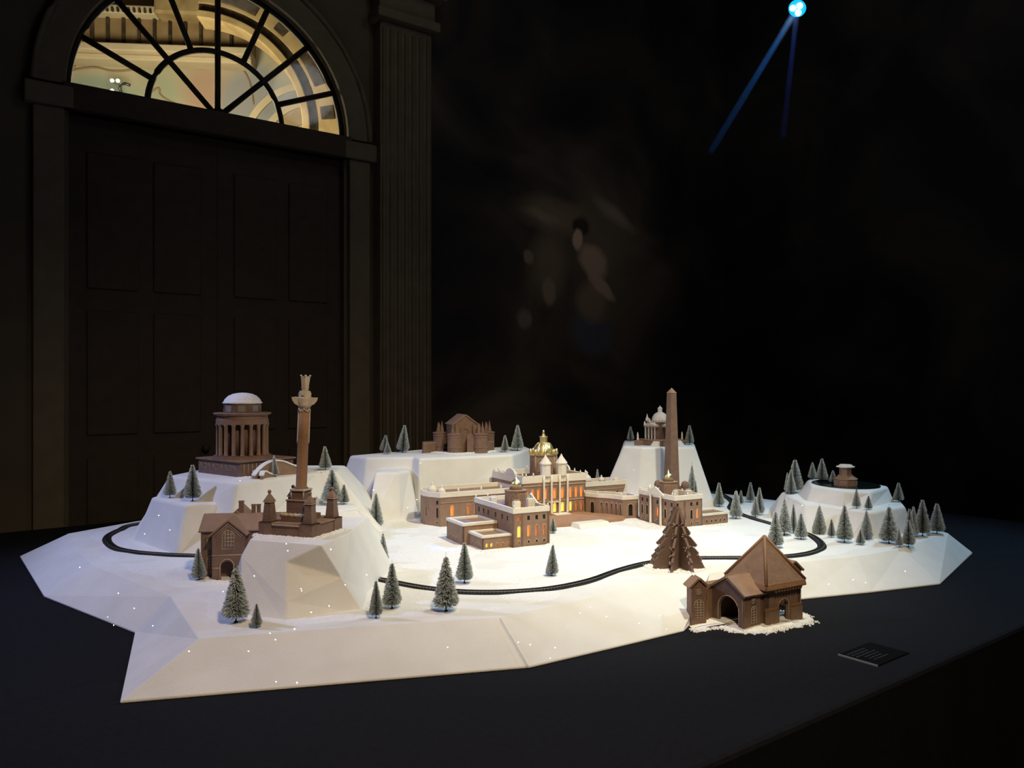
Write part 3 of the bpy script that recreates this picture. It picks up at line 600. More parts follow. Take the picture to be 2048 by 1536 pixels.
# ================================================================== BOTTLE-BRUSH TREES
def tree_mat():
    m = bpy.data.materials.new('frosted_bristle'); m.use_nodes = True; nt = m.node_tree; b = nt.nodes['Principled BSDF']
    at_ = nt.nodes.new('ShaderNodeAttribute'); at_.attribute_name = 'frost'
    r = nt.nodes.new('ShaderNodeValToRGB'); e = r.color_ramp.elements
    e[0].position = 0.0; e[0].color = (0.085, 0.112, 0.105, 1); e[1].position = 1.0; e[1].color = (0.82, 0.85, 0.84, 1); x = e.new(0.62); x.color = (0.40, 0.455, 0.445, 1)
    nt.links.new(at_.outputs['Fac'], r.inputs[0]); nt.links.new(r.outputs[0], b.inputs['Base Color']); b.inputs['Roughness'].default_value = 0.8
    b.inputs['Specular IOR Level'].default_value = 0.2
    M['frosted_bristle'] = m
tree_mat()
def make_foliage(seed, n=3400, droop=-0.02, z0=0.10):
    rnd = random.Random(seed); vs = []; fs = []; fr = []
    for i in range(n):
        t = 1-math.sqrt(1-rnd.random()*0.985); z = z0+(1-z0)*t
        R = (0.5*(1-t)**0.92+0.02)*min(1.0, 0.72+3.5*t)*rnd.uniform(0.70, 1.10)
        a = i*2.39996+rnd.uniform(-0.15, 0.15); dz = droop+rnd.uniform(-0.012, 0.030)*(1-t)+0.03*t
        c, s = math.cos(a), math.sin(a); wd = 0.0095
        p0 = (0, 0, z); p1 = (R*c, R*s, z+dz)
        tw = rnd.uniform(0, PI); ox, oy, oz = -s*math.cos(tw)*wd*1.4, c*math.cos(tw)*wd*1.4, math.sin(tw)*wd
        mid = 0.45; pm = (R*mid*c, R*mid*s, z+dz*mid)
        k = len(vs)
        vs += [(p0[0]-ox, p0[1]-oy, p0[2]-oz), (p0[0]+ox, p0[1]+oy, p0[2]+oz), (pm[0]+ox, pm[1]+oy, pm[2]+oz), (pm[0]-ox, pm[1]-oy, pm[2]-oz), (p1[0]+ox*.5, p1[1]+oy*.5, p1[2]+oz*.5), (p1[0]-ox*.5, p1[1]-oy*.5, p1[2]-oz*.5)]
        fs += [(k, k+1, k+2, k+3), (k+3, k+2, k+4, k+5)]
        top = 0.22*t+0.18*max(0, (t-0.6)/0.4); j = rnd.uniform(-0.08, 0.08)
        fr += [0.0, 0.0, 0.34+top+j, 0.34+top+j, 0.78+top+j, 0.78+top+j]
    me = bpy.data.meshes.new('foliage'); me.from_pydata(vs, [], fs); a = me.attributes.new('frost', 'FLOAT', 'POINT'); a.data.foreach_set('value', fr)
    me.materials.append(M['frosted_bristle']); me.update(); return me
FOL = [make_foliage(1), make_foliage(2, 3000, -0.05, 0.13), make_foliage(3, 3800, 0.0, 0.09)]
g = MB(); g.lathe(0, 0, [(0.045, 0.0), (0.040, 0.012), (0.016, 0.02), (0.014, 0.16), (0.004, 0.22), (0.003, 0.97)], 8); tmp = g.build('trunk', M['tree_wire']); TRUNK = tmp.data; bpy.data.objects.remove(tmp)
NT = [0]
def tree(bx, by, ty, wpx, z, label, tilt=0.0, lean=0.0, sink=0.0, pos=None):
    p = pos or at(bx, by, z); h = (by-ty)/F_PX*p.y; wd = wpx/F_PX*p.y*1.08
    NT[0] += 1; rnd = random.Random(NT[0]*7)
    r = empty('bottle_brush_tree', (p.x, p.y, p.z-sink), rnd.uniform(0, 6.28), label, 'tree', 'frosted bottle-brush trees in the snow')
    r.rotation_euler = (tilt, lean, 0)
    f = bpy.data.objects.new('foliage', FOL[NT[0] % 3]); link(f, r); f.scale = (wd, wd, h); f.rotation_euler = (0, 0, rnd.uniform(0, 6.28))
    t = bpy.data.objects.new('trunk', TRUNK); link(t, r); t.scale = (h*0.75, h*0.75, h)
    return r
G = ZP+0.001
for a in [
    (340,995,935,24,ZAL+.001,'grey frosted tree, outer one of two on the low terrace left of the round temple'),
    (385,1002,923,33,ZAL+.001,'grey frosted tree, taller of two on the low terrace left of the round temple'),
    (398,1160,1090,29,G,'frosted green tree at the left corner of the gabled gingerbread building',0,-0.03),
    (472,1244,1117,53,G,'largest frosted green tree in the left foreground before the faceted mount'),
    (513,1255,1203,22,G,'small dark green tree beside the largest tree of the left foreground'),
    (651,940,887,24,ZA+.001,'pale grey tree at the right end of the round temple hill top',0,-0.03),
    (551,953,905,15,ZA+.001,'slim grey tree in front of the curved snowy stairs of the temple',0,-0.08),
    (664,1009,933,41,ZAR+.001,'frosted tree behind the right pinnacle of the column monument'),
    (688,1008,965,21,ZAR+.001,'small dark tree alone on the snowy ledge right of the column monument'),
    (717,1030,999,12,G,'tiny dark tree half hidden behind the slope of the temple hill'),
    (752,1058,980,29,G,'frosted green tree before the white outcrop of the fort hill'),
    (740,1132,1073,25,G,'left one of two close trees right of the faceted mount'),
    (766,1126,1060,23,G,'right one of two close trees right of the faceted mount'),
    (752,1236,1155,27,G,'slim dark tree nearest the right foot of the faceted mount'),
    (784,1217,1117,38,G,'broad frosted tree overlapping the left end of the visible front track'),
    (892,1222,1100,50,G,'largest dark green tree standing in front of the railway curve'),
    (929,1166,1078,34,G,'frosted tree behind the track below the low gingerbread annex'),
    (1104,1152,1083,25,G,'frosted tree alone on the bright snow before the palace',0,0.03),
    (1100,1151,1115,17,G,'small pale tree tucked against the lone tree on the bright snow'),
    (1106,1066,1033,15,G,'tiny tree at the right corner of the near palace pavilion'),
    (768,904,866,19,ZC+.001,'leaning grey tree at the left of three on the fort hill',0,0.10),
    (775,908,880,15,ZC+.001,'smallest grey tree of the three left of the fort'),
    (805,905,845,25,ZC+.001,'tallest grey tree left of the gingerbread fort',0,0.08),
    (1010,904,866,16,ZC+.001,'small grey tree just right of the gingerbread fort'),
    (1035,901,843,24,ZC+.001,'tall grey tree at the right end of the fort hill'),
    (1261,882,850,14,ZD+.001,'small grey tree left of the small domed temple'),
    (1379,889,846,18,ZD+.001,'grey tree right of the small domed temple'),
    (1384,1016,921,24,G,'tall dark tree behind the far palace pavilion'),
    (1391,1018,957,14,G,'small tree behind the far palace pavilion beside the tall dark one'),
    (1438,1013,960,21,G,'dark tree alone at the foot of the domed temple hill'),
    (1472,1038,974,25,G,'pale frosted tree beside the track bend behind the palace annex'),
    (1482,1009,978,11,G,'slim small tree just behind the pale tree at the track bend'),
    (1501,1004,960,17,G,'dark tree by itself near the back edge of the snow'),
    (1511,1034,988,17,G,'front one of an overlapping pair of trees near the track bend'),
    (1519,1030,970,20,G,'rear taller one of an overlapping pair near the track bend'),
    (1551,1096,1015,31,G,'pale bushy tree inside the track curve nearest the pyramid roof'),
    (1569,1071,989,28,G,'tall green tree inside the track curve at the lake hill foot'),
    (1587,1067,1003,15,G,'slim dark tree between the tall green tree and the track curve'),
    (1602,1078,1022,25,G,'green tree beside the tight right end of the track curve'),
    (1575,985,940,13,ZE1+.001,'slim pale tree at the far left of the lake hill shelf'),
    (1582,988,936,20,ZE1+.001,'middle grey tree of the cluster on the lake hill shelf'),
    (1590,985,912,33,ZE1+.001,'tallest grey tree of the cluster on the lake hill shelf'),
    (1625,959,920,17,ZE2+.001,'left grey tree behind the pond edge on the lake hill'),
    (1644,963,913,23,ZE2+.001,'tallest grey tree standing at the pond on the lake hill'),
    (1666,966,938,15,ZE2+.001,'small grey tree touching the octagonal tower at the pond'),
    (1713,1016,974,17,ZE1+.001,'left one of two small trees on the ledge below the pond'),
    (1737,1019,989,15,ZE1+.001,'right one of two small trees on the ledge below the pond'),
    (1797,1003,961,20,ZE1+.001,'grey tree alone on the right shoulder of the lake hill'),
    (1639,1068,1005,27,G,'dark tree just right of the track end below the lake hill'),
    (1663,1075,1035,16,G,'small slim tree between two larger ones below the lake hill'),
    (1689,1085,1002,32,G,'tall frosted tree in the middle of the row below the lake hill'),
    (1733,1079,1015,25,G,'grey green tree close against the lake hill face'),
    (1721,1089,1057,18,G,'small pale tree low in front of the grey green tree'),
    (1778,1087,1006,37,G,'widest dark tree of the row at the right of the lake hill'),
    (1798,1094,1053,15,G,'small slim tree right of the widest dark tree'),
    (1817,1093,1035,25,G,'dark tree at the front of the right-hand clump'),
    (1819,1078,1011,22,G,'grey tree behind the front tree of the right-hand clump'),
    (1827,1074,1005,20,G,'purplish grey tree at the back of the right-hand clump'),
    (1845,1072,993,30,G,'tall grey tree second from the right end of the landscape'),
    (1874,1067,1000,29,G,'grey tree at the far right end of the landscape'),
    (1195,1000,930,15,G,'bluish tree peeking up behind the palace roofs'),
    (1209,1010,955,17,G,'grey tree in the court behind the curved arcade'),
    ]: tree(*a)

# ================================================================== THE GINGERBREAD PALACE
PHI = math.radians(28.0)
pal = empty('gingerbread_palace', (0.006, 3.17, ZP), PHI, 'large gingerbread palace with white icing parapets, gold dome and glowing windows', 'gingerbread building')
TH = 0.006
def pane(parent, origin, ex, ez, loop, mname, depth, name='window'):
    """window pane set back in its opening"""
    ex = Vector(ex); ez = Vector(ez); nrm = ex.cross(ez).normalized(); g = MB()
    cx = sum(p[0] for p in loop)/len(loop); cz = sum(p[1] for p in loop)/len(loop)
    lp = [(cx+(p[0]-cx)*1.06, cz+(p[1]-cz)*1.03) for p in loop]
    g.panel(lp, [], Vector(origin)-nrm*depth, ex, ez, 0.0015)
    return g.build(name, M[mname], parent)
def walls(root, name, faces, mname='gingerbread', roof=None, roofz=None, icing=None, roofmat='gingerbread', thick=TH):
    """faces: list of (p0, p1, z0, z1, openings) seen from outside left to right; openings (s, z, w, h, arched, material)"""
    g = MB(); todo = []; ic = MB()
    for p0, p1, z0, z1, ops in faces:
        p0 = Vector((p0[0], p0[1], 0)); p1 = Vector((p1[0], p1[1], 0)); ex = (p1-p0).normalized(); Ln = (p1-p0).length
        loops = [arch(s*Ln if s <= 1 else s, z, wd, h, 8 if ar else 0) for s, z, wd, h, ar, m in ops]
        g.panel([(0, z0), (Ln, z0), (Ln, z1), (0, z1)], loops, p0, ex, (0,0,1), thick)
        nrm = ex.cross(Vector((0,0,1)))
        for lp, op in zip(loops, ops):
            todo.append((p0, ex, lp, op[5]))
            if icing and op[4]:
                c3 = [p0+ex*q[0]+Vector((0,0,q[1]))+nrm*0.0006 for q in lp[2:]]
                cc = sum((Vector(v) for v in c3), Vector())/len(c3)
                ic.tube([lp and (p0+ex*lp[1][0]+Vector((0,0,lp[1][1]))+nrm*0.0006)]+c3+[p0+ex*lp[0][0]+Vector((0,0,lp[0][1]))+nrm*0.0006], 0.0014, 5)
    if roof: g.prism(roof, roofz-0.004, roofz)
    o = g.build(name, M[mname], root)
    for p0, ex, lp, m in todo: pane(o, p0, ex, (0,0,1), lp, m, thick*0.75)
    if icing and ic.v: ic.build('icing_outline', M[icing], o, kind='stuff')
    return o
def parapet(parent, pts, z0, z1, th=0.010, over=0.003, mname='white_icing', bevel=0.0015):
    """hollow icing rim round polygon pts (ccw)"""
    n = len(pts); c = Vector((sum(p[0] for p in pts)/n, sum(p[1] for p in pts)/n, 0))
    def off(d):
        r = []
        for i in range(n):
            a, b2, c2 = Vector((*pts[i-1], 0)), Vector((*pts[i], 0)), Vector((*pts[(i+1) % n], 0))
            d1 = (b2-a).normalized(); d2 = (c2-b2).normalized(); n1 = Vector((d1.y, -d1.x, 0)); n2 = Vector((d2.y, -d2.x, 0)); m = (n1+n2); m = m/max(0.2, m.dot(n1))
            r.append(b2+m*d)
        return r
    o_, i_ = off(over), off(over-th); g = MB()
    vs = [(p.x, p.y, z) for z in (z0, z1) for p in o_]+[(p.x, p.y, z) for z in (z0, z1) for p in i_]; f = []
    for i in range(n):
        j = (i+1) % n
        f += [(i, j, n+j, n+i), (2*n+j, 2*n+i, 3*n+i, 3*n+j), (n+i, n+j, 3*n+j, 3*n+i), (j, i, 2*n+i, 2*n+j)]
    g.add(vs, f)
    return g.build('parapet', M[mname], parent, bevel)
def pinnacle(parent, u, v, z, h=0.014, r=0.004, mname='white_icing'):
    g = MB(); g.lathe(u, v, [(r, z), (r*0.9, z+h*0.25), (r*1.1, z+h*0.35), (r*0.7, z+h*0.6), (0.0006, z+h)], 8); return g.build('pinnacle', M[mname], parent)
def chimney(parent, u, v, z, wd=0.020, dp=0.014, h=0.028, prongs=4):
    g = MB(); g.box(u-wd/2, u+wd/2, v-dp/2, v+dp/2, z, z+h)
    for k in range(prongs):
        x = u-wd/2+wd*(k+0.5)/prongs; g.lathe(x, v, [(0.0016, z+h), (0.0013, z+h+0.008)], 6)
    return g.build('chimney', M['white_icing'], parent, 0.001)
def urn(parent, u, v, z, r, h, name='urn_dome', mname='white_icing'):
    g = MB(); g.lathe(u, v, [(r*0.9, z), (r, z+h*0.12), (r, z+h*0.3), (r*0.75, z+h*0.52), (r*0.35, z+h*0.66), (r*0.25, z+h*0.74), (r*0.32, z+h*0.82), (0.0008, z+h)], 16)
    return g.build(name, M[mname], parent)
YL, OR, AM, DK = 'lit_window_yellow', 'lit_window_orange', 'lit_window_amber', 'dark_window'

# --- near pavilion (u 0..0.163, v 0..0.356)
A, B, C, D = (0,0), (0.163,0), (0.163,0.356), (0,0.356); WZ = 0.135
front = []
for s, m3 in ((0.15, (AM, YL, AM)), (0.42, (DK, OR, DK)), (0.65, (DK, AM, DK)), (0.86, (DK, AM, DK))):
    wd = 0.016 if s > 0.2 else 0.018
    front += [(s, 0.105, wd*0.75, 0.018, False, m3[0]), (s, 0.040, wd*0.95, 0.044, True, m3[1]), (s, 0.015, 0.010, 0.011, True, m3[2])]
left = [(s, 0.100, 0.013, 0.020, False, DK) for s in (0.11, 0.24, 0.36, 0.55, 0.72, 0.85)]
right = [(s, z, 0.014, h, ar, DK) for s in (0.1, 0.24, 0.76, 0.9) for z, h, ar in ((0.105, 0.018, False), (0.042, 0.042, True))]+[(0.5, 0.042, 0.014, 0.042, True, OR)]
pv = walls(pal, 'pavilion', [(A,B,0,WZ,front), (D,A,0,WZ,left), (B,C,0,WZ,right), (C,D,0,WZ,[])], 'gingerbread', rect(0,0.163,0,0.356), WZ+0.004, 'piped_icing')
parapet(pv, [A,B,C,D], WZ, WZ+0.022)
for p in ((0.003,0.003),(0.16,0.003),(0.003,0.353),(0.06,0.353),(0.16,0.353),(0.16,0.2)): pinnacle(pv, p[0], p[1], WZ+0.022)
for u in (0.0015, 0.04, 0.1615):                                   # pilaster strips on the front
    g = MB(); g.box(u-0.0035, u+0.0035, -0.003, 0.0, 0, WZ); g.build('pilaster_strip', M['dark_gingerbread'], pv)
g = MB(); g.box(-0.002, 0.165, -0.002, 0.358, -0.008, 0.004); g.build('plinth', M['dark_gingerbread'], pv)
chimney(pv, 0.022, 0.016, WZ+0.004, 0.028, 0.020, 0.042, 4); chimney(pv, 0.105, 0.05, WZ+0.004, 0.032, 0.020, 0.044, 4); chimney(pv, 0.045, 0.27, WZ+0.004, 0.026, 0.018, 0.026, 4); chimney(pv, 0.12, 0.27, WZ+0.004, 0.026, 0.018, 0.026, 4)
def turret(parent, u, v, z, k=1.0):
    a0 = PI/8
    g = MB(); g.prism(ngon(u, v, 0.047*k, 8, a0), z, z+0.066*k); t = g.build('turret', M['gingerbread'], parent)
    g = MB(); g.prism(ngon(u, v, 0.050*k, 8, a0), z+0.066*k, z+0.070*k); g.build('cornice', M['pale_gingerbread'], parent, 0.001)
    g = MB(); g.lathe(u, v, [(0.027*k, z+0.070*k), (0.027*k, z+0.080*k), (0.025*k, z+0.082*k)], 16, False); g.build('dome_drum', M['dark_gingerbread'], parent)
    g = MB(); g.lathe(u, v, [(0.023*k, z+0.082*k), (0.0235*k, z+0.090*k), (0.020*k, z+0.102*k), (0.011*k, z+0.111*k), (0.006*k, z+0.113*k), (0.006*k, z+0.119*k), (0.003*k, z+0.121*k), (0.0006, z+0.131*k)], 16); g.build('gold_dome', M['gold_leaf'], parent)
    for i in range(8):
        a = a0+PI/8+i*PI/4; c, s = math.cos(a), math.sin(a); ap = 0.047*k*math.cos(PI/8)+0.0006
        o3 = Vector((u+c*ap, v+s*ap, 0)); ex = Vector((-s, c, 0)); g = MB()
        lp = arch(0, z+0.012*k, 0.017*k, 0.042*k, 8); g.tube([o3+ex*q[0]+Vector((0,0,q[1])) for q in lp], 0.0009, 5, True); g.build('blind_arch', M['piped_icing'], parent)
turret(pv, 0.092, 0.150, WZ+0.004)
# pediment and columns on the court side
def court_front(parent, uface, sgn, vc, z_top, zc0=0.0):
    g = MB(); w2 = 0.062; zt = z_top
    g.panel([(-w2, 0), (w2, 0), (w2, 0.006), (0, 0.040), (-w2, 0.006)], [], (uface+sgn*0.007, vc, zt), (0, -sgn*1.0, 0), (0,0,1), 0.007); g.build('pediment', M['white_icing'], parent, 0.0012)
    for s in (-0.6, 0.6):
        g = MB(); g.lathe(uface+sgn*0.010, vc+s*w2, [(0.0075, zc0), (0.0055, zc0+0.008), (0.0050, zt-0.006), (0.0065, zt)], 12); g.build('column', M['white_icing'], parent)
    g = MB(); r = 0.010; g.lathe(uface+sgn*0.004, vc+w2*0.8, [(0.004, zt+0.016), (r, zt+0.024), (r*0.8, zt+0.034), (0.001, zt+0.044)], 12); g.build('carved_finial', M['white_icing'], parent)
court_front(pv, 0.163, 1, 0.17, WZ+0.012)

# --- the two low annexes on the near side
b1 = walls(pal, 'annex', [((-0.155,0.143),(0.0,0.143),0,0.076,[]), ((-0.155,0.305),(-0.155,0.143),0,0.076,[(s, 0.014, 0.010, 0.012, True, DK) for s in (0.22,0.42,0.62)]), ((0,0.305),(-0.155,0.305),0,0.076,[])], 'gingerbread', rect(-0.155,-0.001,0.143,0.305), 0.079, 'piped_icing', 'pale_gingerbread')
parapet(b1, rect(-0.155,-0.004,0.143,0.305), 0.076, 0.088, 0.016)
b2 = walls(pal, 'annex', [((-0.129,0.0155),(0.0,0.0155),0,0.047,[(s, 0.010, 0.011, 0.015, True, m) for s, m in ((0.14,YL),(0.30,YL),(0.50,AM),(0.68,AM),(0.86,AM))]), ((-0.129,0.143),(-0.129,0.0155),0,0.047,[(s, 0.012, 0.009, 0.013, True, DK) for s in (0.35,0.58,0.80)])], 'gingerbread', rect(-0.129,-0.001,0.0155,0.1425), 0.050, 'piped_icing')
parapet(b2, rect(-0.129,-0.004,0.0155,0.142), 0.047, 0.057, 0.016)

# --- main block
U0, U1, V0, V1 = 0.342, 0.700, 0.550, 0.864; MZ = 0.172
A, B, C, D = (U0,V0), (U1,V0), (U1,V1), (U0,V1); ops = []
for k, s in enumerate((0.065, 0.155, 0.245, 0.355, 0.50, 0.625, 0.755, 0.845, 0.93)):
    wd = 0.020 if 2 < k < 6 else 0.017
    ops.append((s, 0.092, wd, 0.050, True, OR))
    ops.append((s, 0.026, wd, 0.046, True, YL if k in (4,5,6) else AM))
lops = [(s, 0.10, 0.013, 0.022, True, AM if s < 0.5 else DK) for s in (0.10,0.22,0.34,0.46,0.58,0.70,0.82,0.93)]
mbk = walls(pal, 'main_block', [(A,B,0,MZ,ops), (D,A,0,MZ,lops), (B,C,0,MZ,[(s, 0.10, 0.013, 0.022, True, DK) for s in (0.2,0.4,0.6,0.8)]), (C,D,0,MZ,[])], 'gingerbread', rect(U0,U1,V0,V1), MZ+0.012, 'piped_icing')
parapet(mbk, [A,B,C,D], MZ, MZ+0.036, 0.012)
g = MB(); g.box(U0-0.003, U1+0.003, V0-0.003, V0, 0.157, 0.160); g.build('string_course', M['piped_icing'], mbk)
g = MB(); g.box(U0-0.003, U1+0.003, V0-0.003, V0, 0.080, 0.083); g.build('string_course', M['piped_icing'], mbk)
for s in (-1, 1):
    for k in (0, 1):
        u = U0+(U1-U0)*((0.315, 0.435)[k] if s < 0 else (0.565, 0.690)[k])
        g = MB(); g.lathe(u, V0-0.010, [(0.0080, 0.018), (0.0060, 0.026), (0.0055, MZ), (0.0055, MZ+0.036)], 14); g.build('column', M['white_icing'], mbk)
    u = U0+(U1-U0)*(0.375 if s < 0 else 0.6275); v = V0+0.012; z = MZ+0.030
    g = MB(); g.prism(ngon(u, v, 0.026, 8, PI/8), z, z+0.060); ch = g.build('chimney_tower', M['white_icing'], mbk, 0.001)
    g = MB(); g.lathe(u, v, [(0.030, z+0.058), (0.030, z+0.062), (0.017, z+0.080), (0.008, z+0.092), (0.0010, z+0.106)], 8, False, PI/8); g.build('spire', M['white_icing'], mbk)
g = MB(); g.box(U0+(U1-U0)*0.40, U0+(U1-U0)*0.58, V0-0.012, V0, 0.074, 0.079); g.build('door_lintel', M['white_icing'], mbk)
for (x, y) in [(U0,V0+k*0.06) for k in range(6)]+[(U1,V0+k*0.10) for k in range(4)]+[(U0+0.03,V1),(U0+0.1,V1),(U0+0.2,V1),(U1-0.1,V1),(U0+0.02,V0),(U0+0.06,V0),(U1-0.03,V0)]: pinnacle(mbk, x, y, MZ+0.035, 0.017, 0.0045)
for (u, a, b2) in ((U0-0.004, 0.62, -1), (U1-0.006, 0.72, 1)):        # half-round gables
    g = MB(); r = 0.050; g.panel([(r*math.cos(PI*k/14), r*0.62*math.sin(PI*k/14)) for k in range(15)], [], (u, V0+(V1-V0)*0.38 if b2 < 0 else V0+(V1-V0)*0.62, MZ+0.034), (0, -1, 0), (0,0,1), 0.010); g.build('half_round_gable', M['white_icing'], mbk, 0.0012)
# the great gold dome
cu, cv = 0.540, 0.690; z = MZ+0.012
g = MB(); g.prism(ngon(cu, cv, 0.066, 8, PI/8), z, z+0.112); g.build('drum', M['gingerbread'], mbk)
for i in range(8):
    a = PI/4*i; c, s = math.cos(a), math.sin(a); ap = 0.066*math.cos(PI/8)+0.0006; o3 = Vector((cu+c*ap, cv+s*ap, 0)); ex = Vector((-s, c, 0))
    g = MB(); g.tube([o3+ex*q[0]+Vector((0,0,q[1])) for q in arch(0, z+0.030, 0.028, 0.062, 10)], 0.0014, 5, True); g.build('blind_arch', M['piped_icing'], mbk)
    a2 = a+PI/8; g = MB(); px_, py_ = cu+0.066*math.cos(a2), cv+0.066*math.sin(a2); g.lathe(px_, py_, [(0.0045, z), (0.004, z+0.11)], 8); g.build('drum_pilaster', M['pale_gingerbread'], mbk)
    g = MB(); g.lathe(px_, py_, [(0.008, z+0.112), (0.009, z+0.122), (0.007, z+0.136), (0.003, z+0.142)], 10); g.build('gold_scroll', M['gold_leaf'], mbk)
g = MB(); g.prism(ngon(cu, cv, 0.070, 8, PI/8), z+0.108, z+0.116); g.build('gold_cornice', M['gold_leaf'], mbk, 0.001)
g = MB(); g.lathe(cu, cv, [(0.052, z+0.116), (0.051, z+0.124), (0.048, z+0.138), (0.042, z+0.152), (0.033, z+0.163), (0.021, z+0.171), (0.0195, z+0.172)], 28); g.build('gold_dome', M['gold_leaf'], mbk)
for i in range(8):
    a = PI/8+PI/4*i; pr = [(0.053, 0.118), (0.0515, 0.126), (0.0485, 0.140), (0.0425, 0.154), (0.0335, 0.165), (0.022, 0.172)]
    g = MB(); g.tube([(cu+r*math.cos(a), cv+r*math.sin(a), z+h) for r, h in pr], 0.0022, 6); g.build('dome_rib', M['gold_leaf'], mbk)
g = MB(); g.prism(ngon(cu, cv, 0.0195, 8), z+0.170, z+0.200); g.prism(ngon(cu, cv, 0.0225, 8), z+0.198, z+0.203); g.build('lantern', M['gold_leaf'], mbk, 0.0008)
g = MB(); g.lathe(cu, cv, [(0.011, z+0.203), (0.009, z+0.210), (0.005, z+0.222), (0.006, z+0.226), (0.003, z+0.234)], 12); g.build('lantern_finial', M['gold_leaf'], mbk)

# --- long garden wing to the left with a rounded end
loc = lambda x, y: ((x-0.006)*math.cos(PHI)+(y-3.17)*math.sin(PHI), -(x-0.006)*math.sin(PHI)+(y-3.17)*math.cos(PHI))
e = [loc(-0.436,3.81), loc(-0.425,3.745), loc(-0.408,3.70), loc(-0.382,3.672), loc(-0.356,3.656), loc(-0.326,3.636)]
fr = (U0, 0.567); LZ = 0.132; bk = (U0, 0.80); e5 = e[-1]
back = (e[0][0]+0.06, 0.80)
win = [(s, 0.045, 0.019, 0.050, True, m) for s, m in ((0.14,OR),(0.34,AM),(0.43,AM),(0.60,OR),(0.75,AM))]
poly = [e[0],e[1],e[2],e[3],e[4],e5,fr,bk,back]
faces = [(e5,fr,0,LZ,win), (bk,back,0,LZ,[]), (back,e[0],0,LZ,[])]
faces += [(e[i],e[i+1],0,LZ,[(0.5, 0.045, 0.012, 0.040, True, 'dark_window')] if i == 2 else ([(0.5,0.100,0.012,0.018,False,DK),(0.5,0.040,0.012,0.044,False,DK),(0.5,0.016,0.009,0.010,True,DK)] if i == 4 else [])) for i in range(5)]
lw = walls(pal, 'wing', faces, 'gingerbread', poly, LZ+0.004, 'piped_icing')
parapet(lw, poly, LZ, LZ+0.024, 0.009)
g = MB(); ex = (Vector((*fr,0))-Vector((*e5,0))).normalized(); nn = Vector((ex.y,-ex.x,0))
q0 = Vector((*e5,0))+nn*0.0015; q1 = Vector((*fr,0))+nn*0.0015; g.tube([q0+Vector((0,0,0.108)), q1+Vector((0,0,0.108))], 0.0016, 5); g.build('string_course', M['piped_icing'], lw)
for (x, y, r, h) in ((-0.372,3.735,0.022,0.052), (-0.325,3.690,0.019,0.044)):
    u, v = loc(x, y); urn(lw, u, v, LZ+0.010, r, h)
for s in (0.22, 0.50, 0.75): pinnacle(lw, e5[0]+(fr[0]-e5[0])*s, e5[1]+(fr[1]-e5[1])*s+0.004, LZ+0.023, 0.020, 0.0055)

# --- garden wing to the right behind the arcade
RZ = 0.114
rw = walls(pal, 'wing', [((U1,0.70),(1.074,0.70),0,RZ,[(s, 0.04, 0.017, 0.045, True, DK) for s in (0.2,0.4,0.6,0.8)]), ((1.074,0.70),(1.074,0.84),0,RZ,[]), ((1.074,0.84),(U1,0.84),0,RZ,[])], 'gingerbread', rect(U1,1.074,0.70,0.84), RZ+0.004, 'piped_icing')
parapet(rw, rect(U1+0.006,1.074,0.70,0.84), RZ, RZ+0.024, 0.009)
for (u, v, r, h) in ((0.865,0.79,0.026,0.060), (0.80,0.80,0.010,0.028), (0.96,0.79,0.016,0.034), (1.03,0.76,0.014,0.030)): urn(rw, u, v, RZ+0.012, r, h)
g = MB(); g.tube([(U1, 0.698, RZ-0.018), (1.074, 0.698, RZ-0.018)], 0.0016, 5); g.build('string_course', M['piped_icing'], rw)

# --- curved arcade between main block and far pavilion
a, b_, c_, d_ = loc(0.366,3.965), loc(0.4266,3.923), loc(0.5315,3.848), loc(0.612,3.872); AZ = 0.092
bk1, bk2 = (a[0]+0.02, a[1]+0.10), (d_[0]+0.01, d_[1]+0.10)
def bulge(p, q, n, k):
    p = Vector((*p,0)); q = Vector((*q,0)); nr = Vector(((q-p).y, -(q-p).x, 0)).normalized()
    return [tuple((p.lerp(q, i/n)+nr*k*math.sin(PI*i/n))[:2]) for i in range(n+1)]
mid = bulge(b_, c_, 5, -0.010)
faces = [(a, b_, 0, AZ, [(0.5, 0.016, 0.022, 0.055, True, DK)])]
faces += [(mid[i], mid[i+1], 0, AZ, [(0.5, 0.014, 0.015, 0.058, True, 'gingerbread')]) for i in range(5)]
faces += [(c_, d_, 0, AZ, [(0.5, 0.014, 0.024, 0.058, True, DK)]), (d_, bk2, 0, AZ, []), (bk2, bk1, 0, AZ, []), (bk1, a, 0, AZ, [])]
poly = [a]+mid+[d_, bk2, bk1]
ar = walls(pal, 'arcade', faces, 'gingerbread', poly, AZ+0.003, 'piped_icing')
parapet(ar, poly, AZ, AZ+0.020, 0.010)
for p in (a, b_, c_): pinnacle(ar, p[0], p[1]+0.012, AZ+0.019, 0.014, 0.004)

# --- far pavilion
A, B, C, D = (0.844,0.0385), (1.003,0.0385), (1.003,0.302), (0.844,0.302); PZ = 0.124
front = []
for s, m in ((0.10,DK),(0.36,DK),(0.60,DK),(0.82,OR)):
    front += [(s, 0.094, 0.012, 0.017, False, DK), (s, 0.036, 0.015, 0.042, True, m), (s, 0.012, 0.009, 0.010, True, DK)]
lft = []
for s, m in ((0.09,DK),(0.23,DK),(0.52,OR),(0.74,DK),(0.91,DK)):
    lft += [(s, 0.094, 0.014, 0.017, False, DK), (s, 0.036, 0.017, 0.044, True, m), (s, 0.012, 0.010, 0.010, True, DK)]
fp = walls(pal, 'pavilion', [(A,B,0,PZ,front), (D,A,0,PZ,lft), (B,C,0,PZ,[]), (C,D,0,PZ,[])], 'gingerbread', rect(0.844,1.003,0.0385,0.302), PZ+0.004, 'piped_icing')
parapet(fp, [A,B,C,D], PZ, PZ+0.022)
